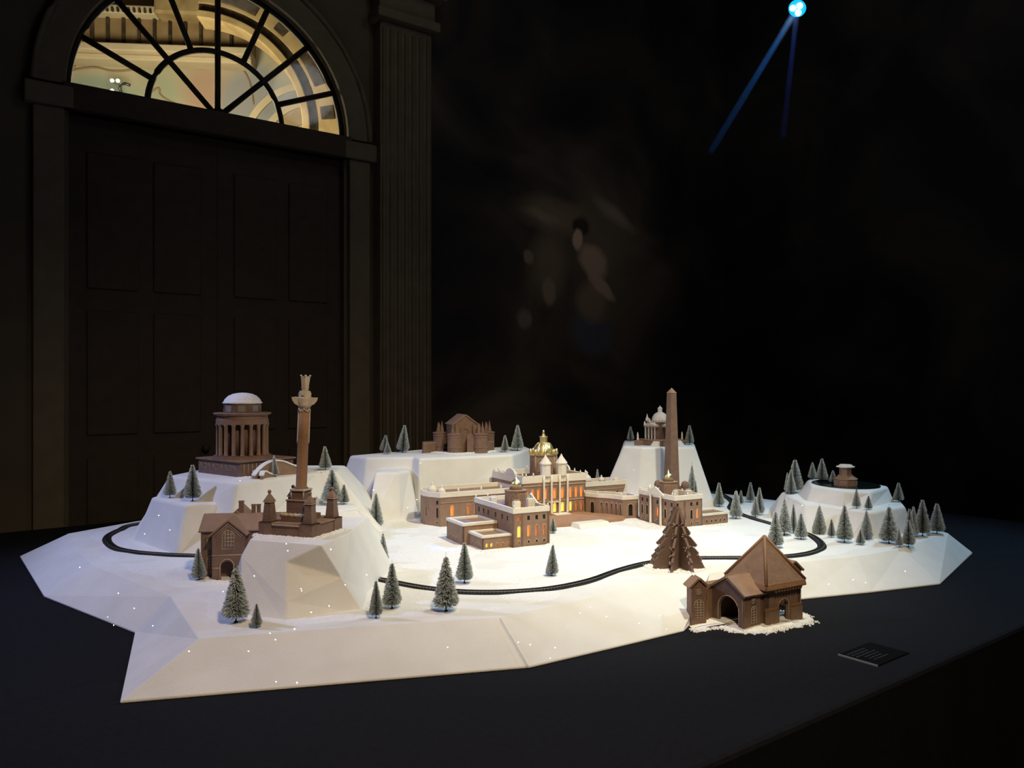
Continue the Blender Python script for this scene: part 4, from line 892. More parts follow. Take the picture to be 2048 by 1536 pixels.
g = MB(); g.box(0.842, 1.005, 0.0365, 0.304, -0.006, 0.004); g.build('plinth', M['dark_gingerbread'], fp)
for u in (0.846, 0.90):
    g = MB(); g.box(u-0.0035, u+0.0035, 0.0355, 0.0385, 0, PZ); g.build('pilaster_strip', M['dark_gingerbread'], fp)
court_front(fp, 0.844, -1, 0.165, PZ+0.012)
turret(fp, 0.925, 0.185, PZ+0.004, 0.92)
chimney(fp, 0.885, 0.085, PZ+0.004, 0.022, 0.016, 0.034, 3); chimney(fp, 0.965, 0.09, PZ+0.004, 0.032, 0.02, 0.030, 4)
for p in ((0.847,0.042),(1.0,0.042),(0.92,0.042),(0.847,0.299),(1.0,0.299),(0.847,0.06)): pinnacle(fp, p[0], p[1], PZ+0.022)
# annex beyond it
b3 = walls(pal, 'annex', [((1.004,0.04),(1.16,0.04),0,0.042,[(s, 0.012, 0.010, 0.013, True, DK) for s in (0.18,0.36,0.53,0.70,0.87)]), ((1.16,0.04),(1.16,0.15),0,0.042,[]), ((1.16,0.15),(1.004,0.15),0,0.042,[])], 'gingerbread', rect(1.005,1.16,0.04,0.15), 0.046, 'piped_icing')
parapet(b3, rect(1.008,1.16,0.04,0.15), 0.042, 0.052, 0.012)
g = MB(); g.box(1.003, 1.02, 0.16, 0.19, 0.05, 0.07); g.build('brick_stub', M['gingerbread'], b3)
# --- terrace and white steps
g = MB(); g.prism([(0.22,0.30),(0.765,0.305),(0.80,0.40),(0.78,0.60),(0.342,0.60),(0.20,0.50)], -0.004, 0.016); te = g.build('terrace', M['terrace_gingerbread'], pal, 0.002)
g = MB(); u0, u1 = 0.455, 0.632
g.add([(u0,0.215,0.0),(u1,0.225,0.0),(u1,0.302,0.0),(u0,0.302,0.0),(u0+0.01,0.245,0.019),(u1-0.004,0.25,0.019),(u1-0.004,0.304,0.019),(u0+0.01,0.304,0.019)], [(3,2,1,0),(4,5,6,7),(0,1,5,4),(1,2,6,5),(2,3,7,6),(3,0,4,7)])
g.build('steps', M['white_icing'], te, 0.002)
g = MB(); g.box(0.50, 0.585, 0.50, 0.552, 0.016, 0.021); g.build('door_step', M['white_icing'], te, 0.001)

# ================================================================== OBELISK
ob = empty('gingerbread_obelisk', (0.816, 4.09, ZP), math.radians(28), 'tall slender gingerbread obelisk behind the palace', 'obelisk')
g = MB(); q = lambda r: rect(-r, r, -r, r)
g.prism(q(0.0285), 0.13, 0.605, 0.60); g.build('shaft', M['brown_gingerbread'], ob, 0.0008)
g = MB(); g.pyramid(q(0.0190), 0.604, (0,0,0.632)); g.build('tip', M['pale_gingerbread'], ob, 0.0008)
g = MB(); g.prism(q(0.046), 0.0, 0.10); g.prism(q(0.050), 0.10, 0.107); g.prism(q(0.036), 0.107, 0.130); g.build('pedestal', M['brown_gingerbread'], ob, 0.001)
for sx in (-1, 1):
    for sy in (-1, 1):
        g = MB(); g.lathe(sx*0.048, sy*0.048, [(0.010, 0.107), (0.008, 0.113), (0.018, 0.122), (0.021, 0.136), (0.017, 0.150), (0.002, 0.157)], 12); g.build('ball_ornament', M['brown_gingerbread'], ob)

mat('drum_pane', (0.26, 0.235, 0.22), 0.6)
mat('temple_gingerbread', (0.15, 0.095, 0.072), 0.7, (0.19, 0.12, 0.09), 35, 0.35, 220)
# ================================================================== ROUND COLUMNED TEMPLE
C0 = at(479.5, 955, ZA); Ld = Vector((-0.79, 0.613, 0)); Rd = Vector((0.613, 0.79, 0)); RZT = math.atan2(-0.613, 0.79)
ct = C0+Ld*0.158+Rd*0.118
rt = empty('round_temple', (ct.x, ct.y, ZA), RZT, 'tall round gingerbread temple ringed with columns under a snowy dome', 'gingerbread building')
# local x along the front-left face (towards the corner), y away
x1, y0 = 0.158, -0.118; x0, y1 = x1-0.315, y0+0.27
g = MB(); g.box(x0, x1, y0, y1, 0, 0.060); pd = g.build('podium', M['temple_gingerbread'], rt, 0.002)
g = MB(); g.box(x0-0.008, x1+0.008, y0-0.008, y1+0.008, 0.060, 0.067); g.build('podium_cap', M['brown_gingerbread'], pd, 0.001)
for k in range(3):
    cx = x0+0.055+k*0.095; g = MB(); g.tube([(cx+s*0.011, y0-0.0012, 0.034+t*0.010) for s, t in ((-1,-1),(1,-1),(1,1),(-1,1))], 0.0014, 5, True); g.build('piped_square', M['piped_icing'], pd)
    for s in (-0.030, 0.030):
        g = MB(); g.tube([(cx+s+0.006*math.cos(a), y0-0.0012, 0.032+0.013*math.sin(a)) for a in [PI*j/6-0.4 for j in range(8)]], 0.0010, 5); g.build('piped_scroll', M['piped_icing'], pd)
for k in range(6):
    cy = y0+0.02+k*0.02; g = MB(); g.tube([(x1+0.0012, cy, 0.006), (x1+0.0012, cy, 0.054)], 0.0012, 5); g.build('piped_line', M['piped_icing'], pd)
g = MB(); g.lathe(0, 0, [(0.128, 0.067), (0.128, 0.073), (0.120, 0.073), (0.120, 0.079)], 40, False); g.build('step_ring', M['brown_gingerbread'], rt)
g = MB(); g.lathe(0, 0, [(0.075, 0.079), (0.075, 0.215)], 28); g.build('inner_wall', M['temple_gingerbread'], rt)
for k in range(18):
    a = 2*PI*(k+0.3)/18; c, s = 0.103*math.cos(a), 0.103*math.sin(a)
    g = MB(); g.lathe(c, s, [(0.0115, 0.079), (0.0115, 0.083), (0.0085, 0.086), (0.0078, 0.205), (0.0110, 0.212), (0.0115, 0.216)], 10); g.build('column', M['brown_gingerbread'], rt)
g = MB(); g.lathe(0, 0, [(0.111, 0.215), (0.111, 0.236), (0.107, 0.238), (0.107, 0.252), (0.120, 0.257), (0.123, 0.262), (0.119, 0.265)], 44, False); g.build('entablature', M['brown_gingerbread'], rt)
g = MB(); g.lathe(0, 0, [(0.078, 0.265), (0.078, 0.304)], 32, False); dr = g.build('upper_drum', M['temple_gingerbread'], rt)
for k in range(8):
    a = 2*PI*(k+0.2)/8-PI/2; c, s = math.cos(a), math.sin(a); ex = Vector((-s, c, 0)); o3 = Vector((c*0.0785, s*0.0785, 0))
    g = MB(); g.panel([(-0.016, 0.270), (0.016, 0.270), (0.016, 0.296), (-0.016, 0.296)], [], o3, ex, (0,0,1), 0.004); g.build('drum_window', M['drum_pane'], dr)
g = MB(); g.lathe(0, 0, [(0.082, 0.304), (0.085, 0.308), (0.080, 0.312), (0.074, 0.324), (0.060, 0.338), (0.040, 0.347), (0.018, 0.351), (0.001, 0.352)], 36); g.build('snowy_dome', M['powder_snow'], rt)
# curved snowy stairs in front of the temple
sr = empty('curved_stair', (0,0,0), 0, 'curved gingerbread stair walls with snowy tops right of the round temple', 'stairs')
def stair_wall(pts, hs, name='stair_wall', th=0.012):
    g = MB(); cap = MB(); n = len(pts); vs = []; cs = []
    for i, p in enumerate(pts):
        p = Vector(p); d = (Vector(pts[min(i+1,n-1)])-Vector(pts[max(i-1,0)])).normalized(); nr = Vector((-d.y, d.x, 0))*th/2
        t = i/(n-1)*(len(hs)-1); k = min(int(t), len(hs)-2); h = hs[k]+(hs[k+1]-hs[k])*(t-k)
        vs += [p-nr, p+nr, p+nr+V3(0,0,h), p-nr+V3(0,0,h)]; nr2 = nr*1.7; cs += [p-nr2+V3(0,0,h), p+nr2+V3(0,0,h), p+nr2+V3(0,0,h+0.007), p-nr2+V3(0,0,h+0.007)]
    f = [(4*i+j, 4*i+(j+1) % 4, 4*(i+1)+(j+1) % 4, 4*(i+1)+j) for i in range(n-1) for j in range(4)]+[(3,2,1,0), tuple(4*(n-1)+j for j in range(4))]
    g.add(vs, f); cap.add(cs, f); o = g.build(name, M['gingerbread'], sr); cap.build('snow_cap', M['powder_snow'], o, 0.001)
def arcpts(pa, pb, k, n=10):
    pa = Vector(pa); pb = Vector(pb); d = pb-pa; nr = Vector((-d.y, d.x, 0)); return [pa.lerp(pb, i/n)+nr*k*math.sin(PI*i/n) for i in range(n+1)]
stair_wall(arcpts(at(507,958,ZA), at(598,947.5,ZA), 0.10, 16), [0.012, 0.036, 0.052, 0.060, 0.062, 0.056, 0.040, 0.026])
stair_wall(arcpts(at(523,959,ZA), at(551,953,ZA), 0.15), [0.014, 0.026, 0.024, 0.012, 0.004])
stair_wall(arcpts(at(572,949,ZA), at(598,944,ZA), 0.1), [0.004, 0.014, 0.024, 0.028, 0.026])
g = MB(); p = at(516,954,ZA); g.box(p.x-0.024, p.x+0.024, p.y-0.005, p.y+0.04, ZA-0.002, ZA+0.028); g.build('stair_block', M['powder_snow'], sr, 0.004)

# ================================================================== COLUMN MONUMENT
Lp, Fp, Rp = at(530,1070.5,ZB), at(634.6,1078,ZB), at(672,1058.5,ZB)
mrz = math.atan2(Fp.y-Lp.y, Fp.x-Lp.x); mc = (Lp+Rp)/2
mo = empty('column_monument', (mc.x, mc.y, ZB), mrz, 'gingerbread monument with a tall column and four corner pinnacles on the front mount', 'monument')
hx, hy = 0.0915, 0.082
g = MB(); g.box(-hx, hx, -hy, hy, 0, 0.036); ped = g.build('base_block', M['dark_gingerbread'], mo, 0.001)
g = MB(); g.box(-hx-0.003, hx+0.003, -hy-0.003, hy+0.003, 0.036, 0.041); g.build('base_cornice', M['gingerbread'], ped, 0.0006)
for k in range(18):
    g = MB(); x = -0.045+k*0.0053; g.box(x, x+0.003, -hy-0.0055, -hy-0.002, 0.033, 0.038); g.build('dentil', M['piped_icing'], ped)
for sx in (-1, 1):
    for sy in (-1, 1):
        u, v = sx*(hx-0.020), sy*(hy-0.020)
        g = MB(); g.prism(rect(u-0.023,u+0.023,v-0.023,v+0.023), 0.0, 0.041); g.build('corner_pier', M['dark_gingerbread'], ped, 0.0006)
        g = MB(); g.prism(rect(u-0.0155,u+0.0155,v-0.0155,v+0.0155), 0.041, 0.100, 0.70); pn = g.build('pinnacle', M['dark_gingerbread'], mo, 0.0006)
        g = MB(); g.prism(rect(u-0.013,u+0.013,v-0.013,v+0.013), 0.100, 0.105); g.pyramid(rect(u-0.0125,u+0.0125,v-0.0125,v+0.0125), 0.105, (u,v,0.130)); g.build('pinnacle_cap', M['gingerbread'], pn, 0.0006)
        g = MB(); g.ball((u, v, 0.131), 0.0058); g.build('ball_finial', M['gingerbread'], pn)
        g = MB(); g.tube([(u+s*0.0135, v+t*0.0135, 0.1005) for s, t in ((-1,-1),(1,-1),(1,1),(-1,1))], 0.0011, 5, True); g.build('icing_band', M['piped_icing'], pn)
g = MB(); g.prism(rect(-0.045,0.045,-0.040,0.040), 0.041, 0.058); g.build('step', M['dark_gingerbread'], mo, 0.001)
g = MB(); g.box(-0.036, 0.036, -0.055, -0.040, 0.041, 0.057); ca = g.build('ledge_block', M['dark_gingerbread'], mo, 0.001)
g = MB(); random.seed(3)
g.tube([(-0.042+0.006*k, -0.050+0.002*math.sin(k*1.7), 0.060+0.0015*math.sin(k*2.3)) for k in range(15)], 0.006, 8); g.build('snow_drift', M['pale_icing'], ca)
g = MB(); g.prism(rect(-0.032,0.032,-0.032,0.032), 0.058, 0.100); g.build('plinth', M['dark_gingerbread'], mo, 0.001)
g = MB(); g.box(-0.034,0.034,-0.034,0.034,0.100,0.104); g.build('plinth_cornice', M['gingerbread'], mo, 0.0006)
g = MB(); g.prism(rect(-0.021,0.021,-0.021,0.021), 0.104, 0.130); g.build('die', M['dark_gingerbread'], mo, 0.0006)
for s in (-1, 1):
    for t in (-1, 1):
        g = MB(); g.tube([(s*0.0215, t*0.0215, 0.104), (s*0.0215, t*0.0215, 0.131)], 0.0018, 6); g.build('piped_edge', M['pale_icing'], mo)
g = MB(); g.box(-0.025,0.025,-0.025,0.025,0.130,0.136); g.build('die_cornice', M['pale_icing'], mo, 0.001)
lean = empty('column_group', (0,0,0.135)); bpy.data.objects.remove(lean)
LT = Matrix.Translation((0,0,0.135)) @ Matrix.Rotation(math.radians(2.6), 4, Vector((-math.sin(mrz)*0-0, 1, 0))) @ Matrix.Translation((0,0,-0.135))
def leanb(mbx):
    mbx.v = [tuple(LT @ Vector(p)) for p in mbx.v]; return mbx
g = MB(); g.lathe(0, 0, [(0.0215, 0.136), (0.0215, 0.139), (0.0168, 0.142), (0.0166, 0.30), (0.0160, 0.385)], 24); leanb(g).build('column', M['caramel_gingerbread'], mo)
for a in (math.radians(203), math.radians(4)):
    ang = a-mrz; g = MB(); g.tube([(0.0172*math.cos(ang), 0.0172*math.sin(ang), 0.386-0.010*k) for k in range(12)], 0.0022, 6); leanb(g).build('icing_drip', M['pale_icing'], mo)
for k in range(6):
    a = 2*PI*k/6; g = MB(); g.tube([(0.0178*math.cos(a+j*0.13), 0.0178*math.sin(a+j*0.13), 0.385-0.009*math.sin(PI*j/8)) for j in range(9)], 0.0015, 6); leanb(g).build('icing_swag', M['pale_icing'], mo)
def rot2(p, a): return (p[0]*math.cos(a)-p[1]*math.sin(a), p[0]*math.sin(a)+p[1]*math.cos(a))
def cap_panel(outline, y, th, name, parent=mo, m='pale_icing'):
    g = MB(); g.panel(outline, [], (0, -y, 0), (1,0,0), (0,0,1), th)
    g.v = [(*rot2(p[:2], -mrz), p[2]) for p in g.v]
    return leanb(g).build(name, M[m], parent, 0.001)
for off in (0.017, -0.011):
    cap_panel([(-0.037,0.419),(-0.034,0.408),(-0.026,0.398),(-0.013,0.392),(0.013,0.392),(0.026,0.398),(0.034,0.408),(0.037,0.419)], off, 0.006, 'capital_plate')
g = MB(); g.lathe(0, 0, [(0.016, 0.386), (0.022, 0.394), (0.024, 0.417), (0.018, 0.419)], 16, False); cpx = leanb(g).build('capital', M['pale_icing'], mo)
g = MB(); g.prism(ngon(0,0,0.0195,8,PI/8-mrz), 0.419, 0.434); g.prism(ngon(0,0,0.0170,8,PI/8-mrz), 0.434, 0.439); leanb(g).build('attic_block', M['pale_icing'], mo, 0.0008)
g = MB(); g.prism(ngon(0,0,0.0105,6), 0.439, 0.452, 1.28); g.prism(ngon(0,0,0.0125,6), 0.452, 0.455); g.prism(ngon(0,0,0.0125,6), 0.455, 0.484, 1.30); leanb(g).build('flared_urn', M['pale_icing'], mo, 0.0008)
for k in range(6):
    a = 2*PI*k/6; g = MB(); g.ball((0.0155*math.cos(a), 0.0155*math.sin(a), 0.486), 0.0030, 8, 5); leanb(g).build('urn_bead', M['pale_icing'], mo)
g = MB(); g.tube([rot2((s, -0.0186), -mrz)+(0.4245,) for s in (-0.006, 0.002)], 0.0016, 6); leanb(g).build('slot', M['dark_gingerbread'], mo)

# ================================================================== GABLED BUILDING LEFT OF THE MOUNT
gb0 = at(424, 1162, ZP)
gb = empty('gabled_gatehouse', (gb0.x, gb0.y, ZP), math.radians(8), 'dark gingerbread building with a gabled porch and piped icing windows behind the mount', 'gingerbread building')
PW, PD, EZ, PK = 0.104, 0.075, 0.152, 0.196            # porch width, depth, eave, peak
g = MB(); doorl = arch(0.040, 0.0, 0.036, 0.062, 10)
g.panel([(0,-0.004),(PW,-0.004),(PW,EZ),(PW/2,PK),(0,EZ)], [arch(0.0475, -0.0039, 0.040, 0.068, 10)], (0,0,0), (1,0,0), (0,0,1), 0.008)
g.box(0, 0.008, 0.008, PD, 0, EZ); g.box(PW-0.008, PW, 0.008, PD, 0, EZ); pch = g.build('porch', M['dark_gingerbread'], gb, 0.0006)
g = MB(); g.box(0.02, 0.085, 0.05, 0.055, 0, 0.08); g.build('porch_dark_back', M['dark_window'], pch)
g = MB(); g.tube([(q[0], -0.002, q[1]) for q in arch(0.0475, 0.0, 0.044, 0.071, 10)[1:]]+[(0.0255,-0.002,0.0)], 0.0014, 5); g.build('piped_arch', M['piped_icing'], pch)
def roof_slab(p, q, r, s, th, name, parent, m='gingerbread'):
    p, q, r, s = map(Vector, (p, q, r, s)); nr = (q-p).cross(s-p).normalized(); nr = nr if nr.z > 0 else -nr
    g = MB(); g.add([p, q, r, s, p+nr*th, q+nr*th, r+nr*th, s+nr*th], [(3,2,1,0),(4,5,6,7),(0,1,5,4),(1,2,6,5),(2,3,7,6),(3,0,4,7)])
    return g.build(name, M[m], parent, 0.001)
ov = 0.007
roof_slab((-ov,-0.006,EZ-ov*0.85),(PW/2,-0.006,PK),(PW/2,PD+0.06,PK),(-ov,PD+0.06,EZ-ov*0.85), 0.006, 'roof_slab', pch)
roof_slab((PW/2,-0.006,PK),(PW+ov,-0.006,EZ-ov*0.85),(PW+ov,PD+0.06,EZ-ov*0.85),(PW/2,PD+0.06,PK), 0.006, 'roof_slab', pch)
g = MB(); g.tube([(0.004,-0.002,EZ-0.006),(PW/2,-0.002,PK-0.008),(PW-0.004,-0.002,EZ-0.006)], 0.0013, 5); g.build('piped_gable', M['piped_icing'], pch)
g = MB(); g.tube([(0.012,-0.002,EZ-0.008),(PW/2,-0.002,PK-0.016),(PW-0.012,-0.002,EZ-0.008)], 0.0011, 5); g.build('piped_gable', M['piped_icing'], pch)
for z, a, b2 in ((0.084, 0.0, PW), (0.042, 0.0, 0.024)):
    g = MB(); g.tube([(a,-0.001,z),(b2,-0.001,z)], 0.0016, 5); g.build('piped_band', M['piped_icing'], pch)
def piped_window(parent, cx, z0, wd, h, y, nx, nz, arched=True, ax=(1,0,0), org=(0,0,0)):
    ax = Vector(ax); org = Vector(org); nr = Vector((ax.y, -ax.x, 0))
    T = lambda s, z: org+ax*s+nr*y+Vector((0,0,z)); g = MB()
    lp = arch(cx, z0, wd, h, 10 if arched else 0); g.tube([T(*q) for q in lp], 0.0011, 5, True)
    for k in range(1, nx):
        s = cx-wd/2+wd*k/nx; top = z0+h-(wd/2-math.sqrt(max(0,(wd/2)**2-(s-cx)**2)) if arched else 0); g.tube([T(s, z0), T(s, top)], 0.0009, 5)
    for k in range(1, nz):
        z = z0+h*k/nz; dz = max(0, z-(z0+h-wd/2)) if arched else 0; hw = math.sqrt(max(0,(wd/2)**2-dz*dz)) if arched else wd/2; g.tube([T(cx-hw, z), T(cx+hw, z)], 0.0009, 5)
    return g.build('piped_window', M['pale_icing'], parent, kind='stuff')
piped_window(pch, PW/2-0.001, 0.104, 0.038, 0.062, 0.001, 4, 5)
# main range
X0, X1, Y0_, Y1_, ME, MR = -0.046, 0.235, 0.045, 0.185, 0.157, 0.200
g = MB(); g.box(X0, X1, Y0_, Y1_, 0, ME); mr = g.build('main_range', M['dark_gingerbread'], gb, 0.001)
ym = (Y0_+Y1_)/2
roof_slab((X0-0.006,Y0_-0.008,ME-0.004),(X1,Y0_-0.008,ME-0.004),(X1,ym,MR),(X0-0.006,ym,MR), 0.006, 'roof_slab', mr)
roof_slab((X0-0.006,ym,MR),(X1,ym,MR),(X1,Y1_+0.008,ME-0.004),(X0-0.006,Y1_+0.008,ME-0.004), 0.006, 'roof_slab', mr)
g = MB(); g.add([(X0,Y0_,ME),(X0,Y1_,ME),(X0,ym,MR),(X0+0.006,Y0_,ME),(X0+0.006,Y1_,ME),(X0+0.006,ym,MR)], [(0,1,2),(5,4,3),(0,3,4,1),(1,4,5,2),(2,5,3,0)]); g.build('gable_end', M['dark_gingerbread'], mr)
g = MB(); g.tube([(X0,Y0_-0.001,ME-0.010),(X1,Y0_-0.001,ME-0.010)], 0.0015, 5); g.build('piped_band', M['piped_icing'], mr)
piped_window(mr, -0.017, 0.098, 0.028, 0.034, 0.001, 5, 5, False, (1,0,0), (0,Y0_,0)); piped_window(mr, -0.015, 0.034, 0.022, 0.040, 0.001, 3, 4, True, (1,0,0), (0,Y0_,0)); piped_window(mr, 0.148, 0.112, 0.030, 0.030, 0.001, 4, 4, False, (1,0,0), (0,Y0_,0))
# rear cross roof and chimneys
g = MB(); g.add([(-0.005,0.11,ME),(0.115,0.11,ME),(0.055,0.11,MR+0.016),(-0.005,0.26,ME),(0.115,0.26,ME),(0.055,0.26,MR+0.016)], [(0,1,2),(5,4,3),(0,3,4,1),(1,4,5,2),(2,5,3,0)]); g.build('rear_roof', M['gingerbread'], gb, 0.002)
for (x, wd, h) in ((0.070, 0.016, 0.245), (0.111, 0.0125, 0.232), (0.128, 0.0125, 0.232)):
    g = MB(); g.box(x-wd/2, x+wd/2, 0.118, 0.132, ME+0.02, h); ch = g.build('chimney', M['dark_gingerbread'], gb, 0.001)
    g = MB(); g.box(x-wd/2-0.0012, x+wd/2+0.0012, 0.117, 0.133, h-0.004, h); g.build('chimney_cap', M['gingerbread'], ch)

# ================================================================== FORT
fo = at(928, 904.5, ZC)
ft = empty('gingerbread_fort', (fo.x, fo.y, ZC), math.radians(20), 'gingerbread fort with round towers and a gabled hall on the long snow hill', 'gingerbread building')
fl = lambda px, Y: tuple((Matrix.Rotation(-math.radians(20), 4, 'Z') @ (Vector(((px-1024)/F_PX*Y, Y, 0))-Vector((fo.x, fo.y, 0))))[:2])
for px, Y in ((880, 4.42), (909, 4.275), (961, 4.30), (975, 4.46)):
    u, v = fl(px, Y); g = MB(); r = 0.038
    g.lathe(u, v, [(r, -0.004), (r, 0.026), (r+0.002, 0.028), (r+0.002, 0.031), (r, 0.033), (r, 0.082), (r+0.002, 0.084), (r+0.002, 0.087), (r, 0.089), (r, 0.096), (r+0.003, 0.098), (r+0.003, 0.104), (r*0.5, 0.108)], 24, False); tw = g.build('tower', M['brown_gingerbread'], ft)
    for k, (dx, dy, h) in enumerate(((-0.009, 0.004, 0.060), (0.010, -0.004, 0.066), (0.000, 0.012, 0.056))):
        g = MB(); g.pyramid(rect(u+dx-0.010, u+dx+0.010, v+dy-0.010, v+dy+0.010), 0.106, (u+dx, v+dy, 0.106+h)); g.build('spike', M['brown_gingerbread'], tw, 0.0008)
# gabled hall
g = MB(); hw, d0, d1, e_, pk = 0.066, -0.03, 0.12, 0.150, 0.200
g.box(-hw, hw, d0, d1, 0, e_); hl = g.build('hall', M['brown_gingerbread'], ft, 0.001)
g = MB(); g.add([(-hw,d0,e_),(hw,d0,e_),(0,d0,pk),(-hw,d1,e_),(hw,d1,e_),(0,d1,pk)], [(0,1,2),(5,4,3),(0,3,4,1),(1,4,5,2),(2,5,3,0)]); g.build('gable', M['brown_gingerbread'], hl)
roof_slab((-hw-0.006,d0-0.006,e_-0.003),(0,d0-0.006,pk+0.001),(0,d1,pk+0.001),(-hw-0.006,d1,e_-0.003), 0.006, 'roof_slab', hl, 'gingerbread'); roof_slab((0,d0-0.006,pk+0.001),(hw+0.006,d0-0.006,e_-0.003),(hw+0.006,d1,e_-0.003),(0,d1,pk+0.001), 0.006, 'roof_slab', hl, 'gingerbread')
g = MB(); g.panel([(-0.028,0),(0.028,0),(0.028,0.135),(0,0.160),(-0.028,0.135)], [arch(0, 0.10, 0.030, 0.030, 8)], (0.0, d0-0.004, 0), (1,0,0), (0,0,1), 0.008); g.build('inner_gable', M['brown_gingerbread'], hl)
g = MB(); g.panel([(-0.020,0),(0.020,0),(0.020,0.092),(0,0.112),(-0.020,0.092)], [], (0.016, d0-0.040, 0), (1,0,0), (0,0,1), 0.008); g.build('gate_panel', M['dark_gingerbread'], ft, 0.001)
for sx in (-1, 1):
    g = MB(); g.box(sx*0.052-0.014, sx*0.052+0.014, d0-0.012, d0, 0.10, 0.150); g.build('buttress', M['brown_gingerbread'], hl, 0.001)
def battlement(pa, pb, h, name):
    a = Vector((*pa,0)); b = Vector((*pb,0)); ex = (b-a).normalized(); L_ = (b-a).length; n = 6; ol = [(0,-0.004),(L_,-0.004)]
    for k in range(n-1, -1, -1):
        s0, s1 = L_*(k+0.15)/n, L_*(k+0.85)/n; ol += [(s1, h-0.006), (s1, h), (s0, h), (s0, h-0.006)]
    g = MB(); g.panel(ol, [], a, ex, (0,0,1), 0.012); o = g.build(name, M['brown_gingerbread'], ft, 0.0006)
    c = MB(); c.tube([a+ex*s+V3(ex.y,-ex.x,0)*0.001+V3(0,0,h-0.010-0.003*math.sin(s*300)) for s in [L_*i/24 for i in range(25)]], 0.0010, 5); c.build('piped_trim', M['piped_icing'], o)
battlement(fl(847, 4.27), fl(872, 4.33), 0.062, 'battlement_wall'); battlement(fl(970, 4.36), fl(988, 4.42), 0.062, 'battlement_wall')

# ================================================================== SMALL DOMED TEMPLE
dt0 = atd(1320, 880, 4.46)
dm = empty('domed_temple', (dt0.x, dt0.y, ZD), math.radians(38), 'small gingerbread temple with a white dome and columned porticoes behind the obelisk', 'gingerbread building')
g = MB(); g.box(-0.085, 0.085, -0.085, 0.085, -0.002, 0.030); bs = g.build('platform', M['dark_gingerbread'], dm, 0.001)
g = MB(); g.box(-0.088, 0.088, -0.088, 0.088, 0.030, 0.035); g.build('platform_cap', M['pale_gingerbread'], bs, 0.0006)
g = MB(); g.box(-0.048, 0.048, -0.048, 0.048, 0.035, 0.128); g.build('cella', M['dark_gingerbread'], dm, 0.001)
g = MB(); g.box(-0.052, 0.052, -0.052, 0.052, 0.128, 0.135); g.build('cella_cornice', M['pale_icing'], dm, 0.0008)
g = MB(); g.lathe(0, 0, [(0.046, 0.135), (0.0455, 0.142), (0.042, 0.156), (0.034, 0.170), (0.022, 0.180), (0.010, 0.184)], 28); g.build('dome', M['white_icing'], dm)
g = MB(); g.lathe(0, 0, [(0.0125, 0.181), (0.0125, 0.202), (0.015, 0.203), (0.009, 0.210), (0.003, 0.214), (0.001, 0.221)], 14, False); g.build('lantern', M['white_icing'], dm)
for k, ang in enumerate((-PI/2, PI, 0.0, PI/2)):
    c, s = math.cos(ang), math.sin(ang); R_ = lambda x, y: (x*(-s)*-1 if False else (-s*x+c*y), (c*x+s*y))     # x across the face, y outwards
    for j in range(4):
        u, v = R_(-0.033+0.022*j, 0.080); g = MB(); g.lathe(u, v, [(0.0048, 0.035), (0.0036, 0.039), (0.0033, 0.098), (0.0048, 0.102)], 8); g.build('column', M['pale_icing'], dm)
    g = MB(); cs_ = [R_(-0.040,0.046), R_(0.040,0.046), R_(0.040,0.086), R_(-0.040,0.086)]; g.prism(cs_, 0.102, 0.110); g.build('portico_beam', M['pale_gingerbread'], dm, 0.0006)
    a_, b_, c_, d_ = cs_; m1, m2 = R_(0,0.046), R_(0,0.086)
    g = MB(); g.add([(*a_,0.110),(*b_,0.110),(*m1,0.128),(*d_,0.110),(*c_,0.110),(*m2,0.128)], [(0,1,2),(5,4,3),(0,3,4,1),(1,4,5,2),(2,5,3,0)]); g.build('pediment', M['pale_icing'], dm)
    for x in (-0.036, 0.0, 0.036):
        u, v = R_(x, 0.083); z = 0.128 if x == 0 else 0.110; g = MB(); g.lathe(u, v, [(0.004, z), (0.0045, z+0.006), (0.0025, z+0.012), (0.003, z+0.015), (0.0006, z+0.022)], 8); g.build('statuette', M['white_icing'], dm)
    u, v = R_(0.050, 0.050); g = MB(); g.lathe(u, v, [(0.009, 0.132), (0.0095, 0.146), (0.006, 0.152), (0.004, 0.160), (0.0008, 0.174)], 10); g.build('corner_urn', M['white_icing'], dm)
    u, v = R_(0.115, 0.060); g = MB(); bx = [R_(0.085,0.045), R_(0.128,0.045), R_(0.128,0.075), R_(0.085,0.075)]; g.prism(bx, -0.002, 0.028); g.build('stair_wing', M['gingerbread'], dm, 0.001)
    g = MB(); g.lathe(u, v, [(0.007, 0.028), (0.0065, 0.034), (0.0045, 0.046), (0.0052, 0.058), (0.003, 0.062), (0.0038, 0.067), (0.001, 0.073)], 10); g.build('statue', M['white_icing'], dm)
    g = MB(); a_, b_, c_, d_ = [R_(*q2) for q2 in ((0.030,0.086),(0.075,0.086),(0.075,0.112),(0.030,0.112))]
    g.add([(*a_,0.0),(*b_,0.0),(*c_,0.0),(*d_,0.0),(*a_,0.028),(*b_,0.028),(*c_,0.002),(*d_,0.002)], [(3,2,1,0),(4,5,6,7),(0,1,5,4),(1,2,6,5),(2,3,7,6),(3,0,4,7)]); g.build('stair_ramp', M['white_icing'], dm)

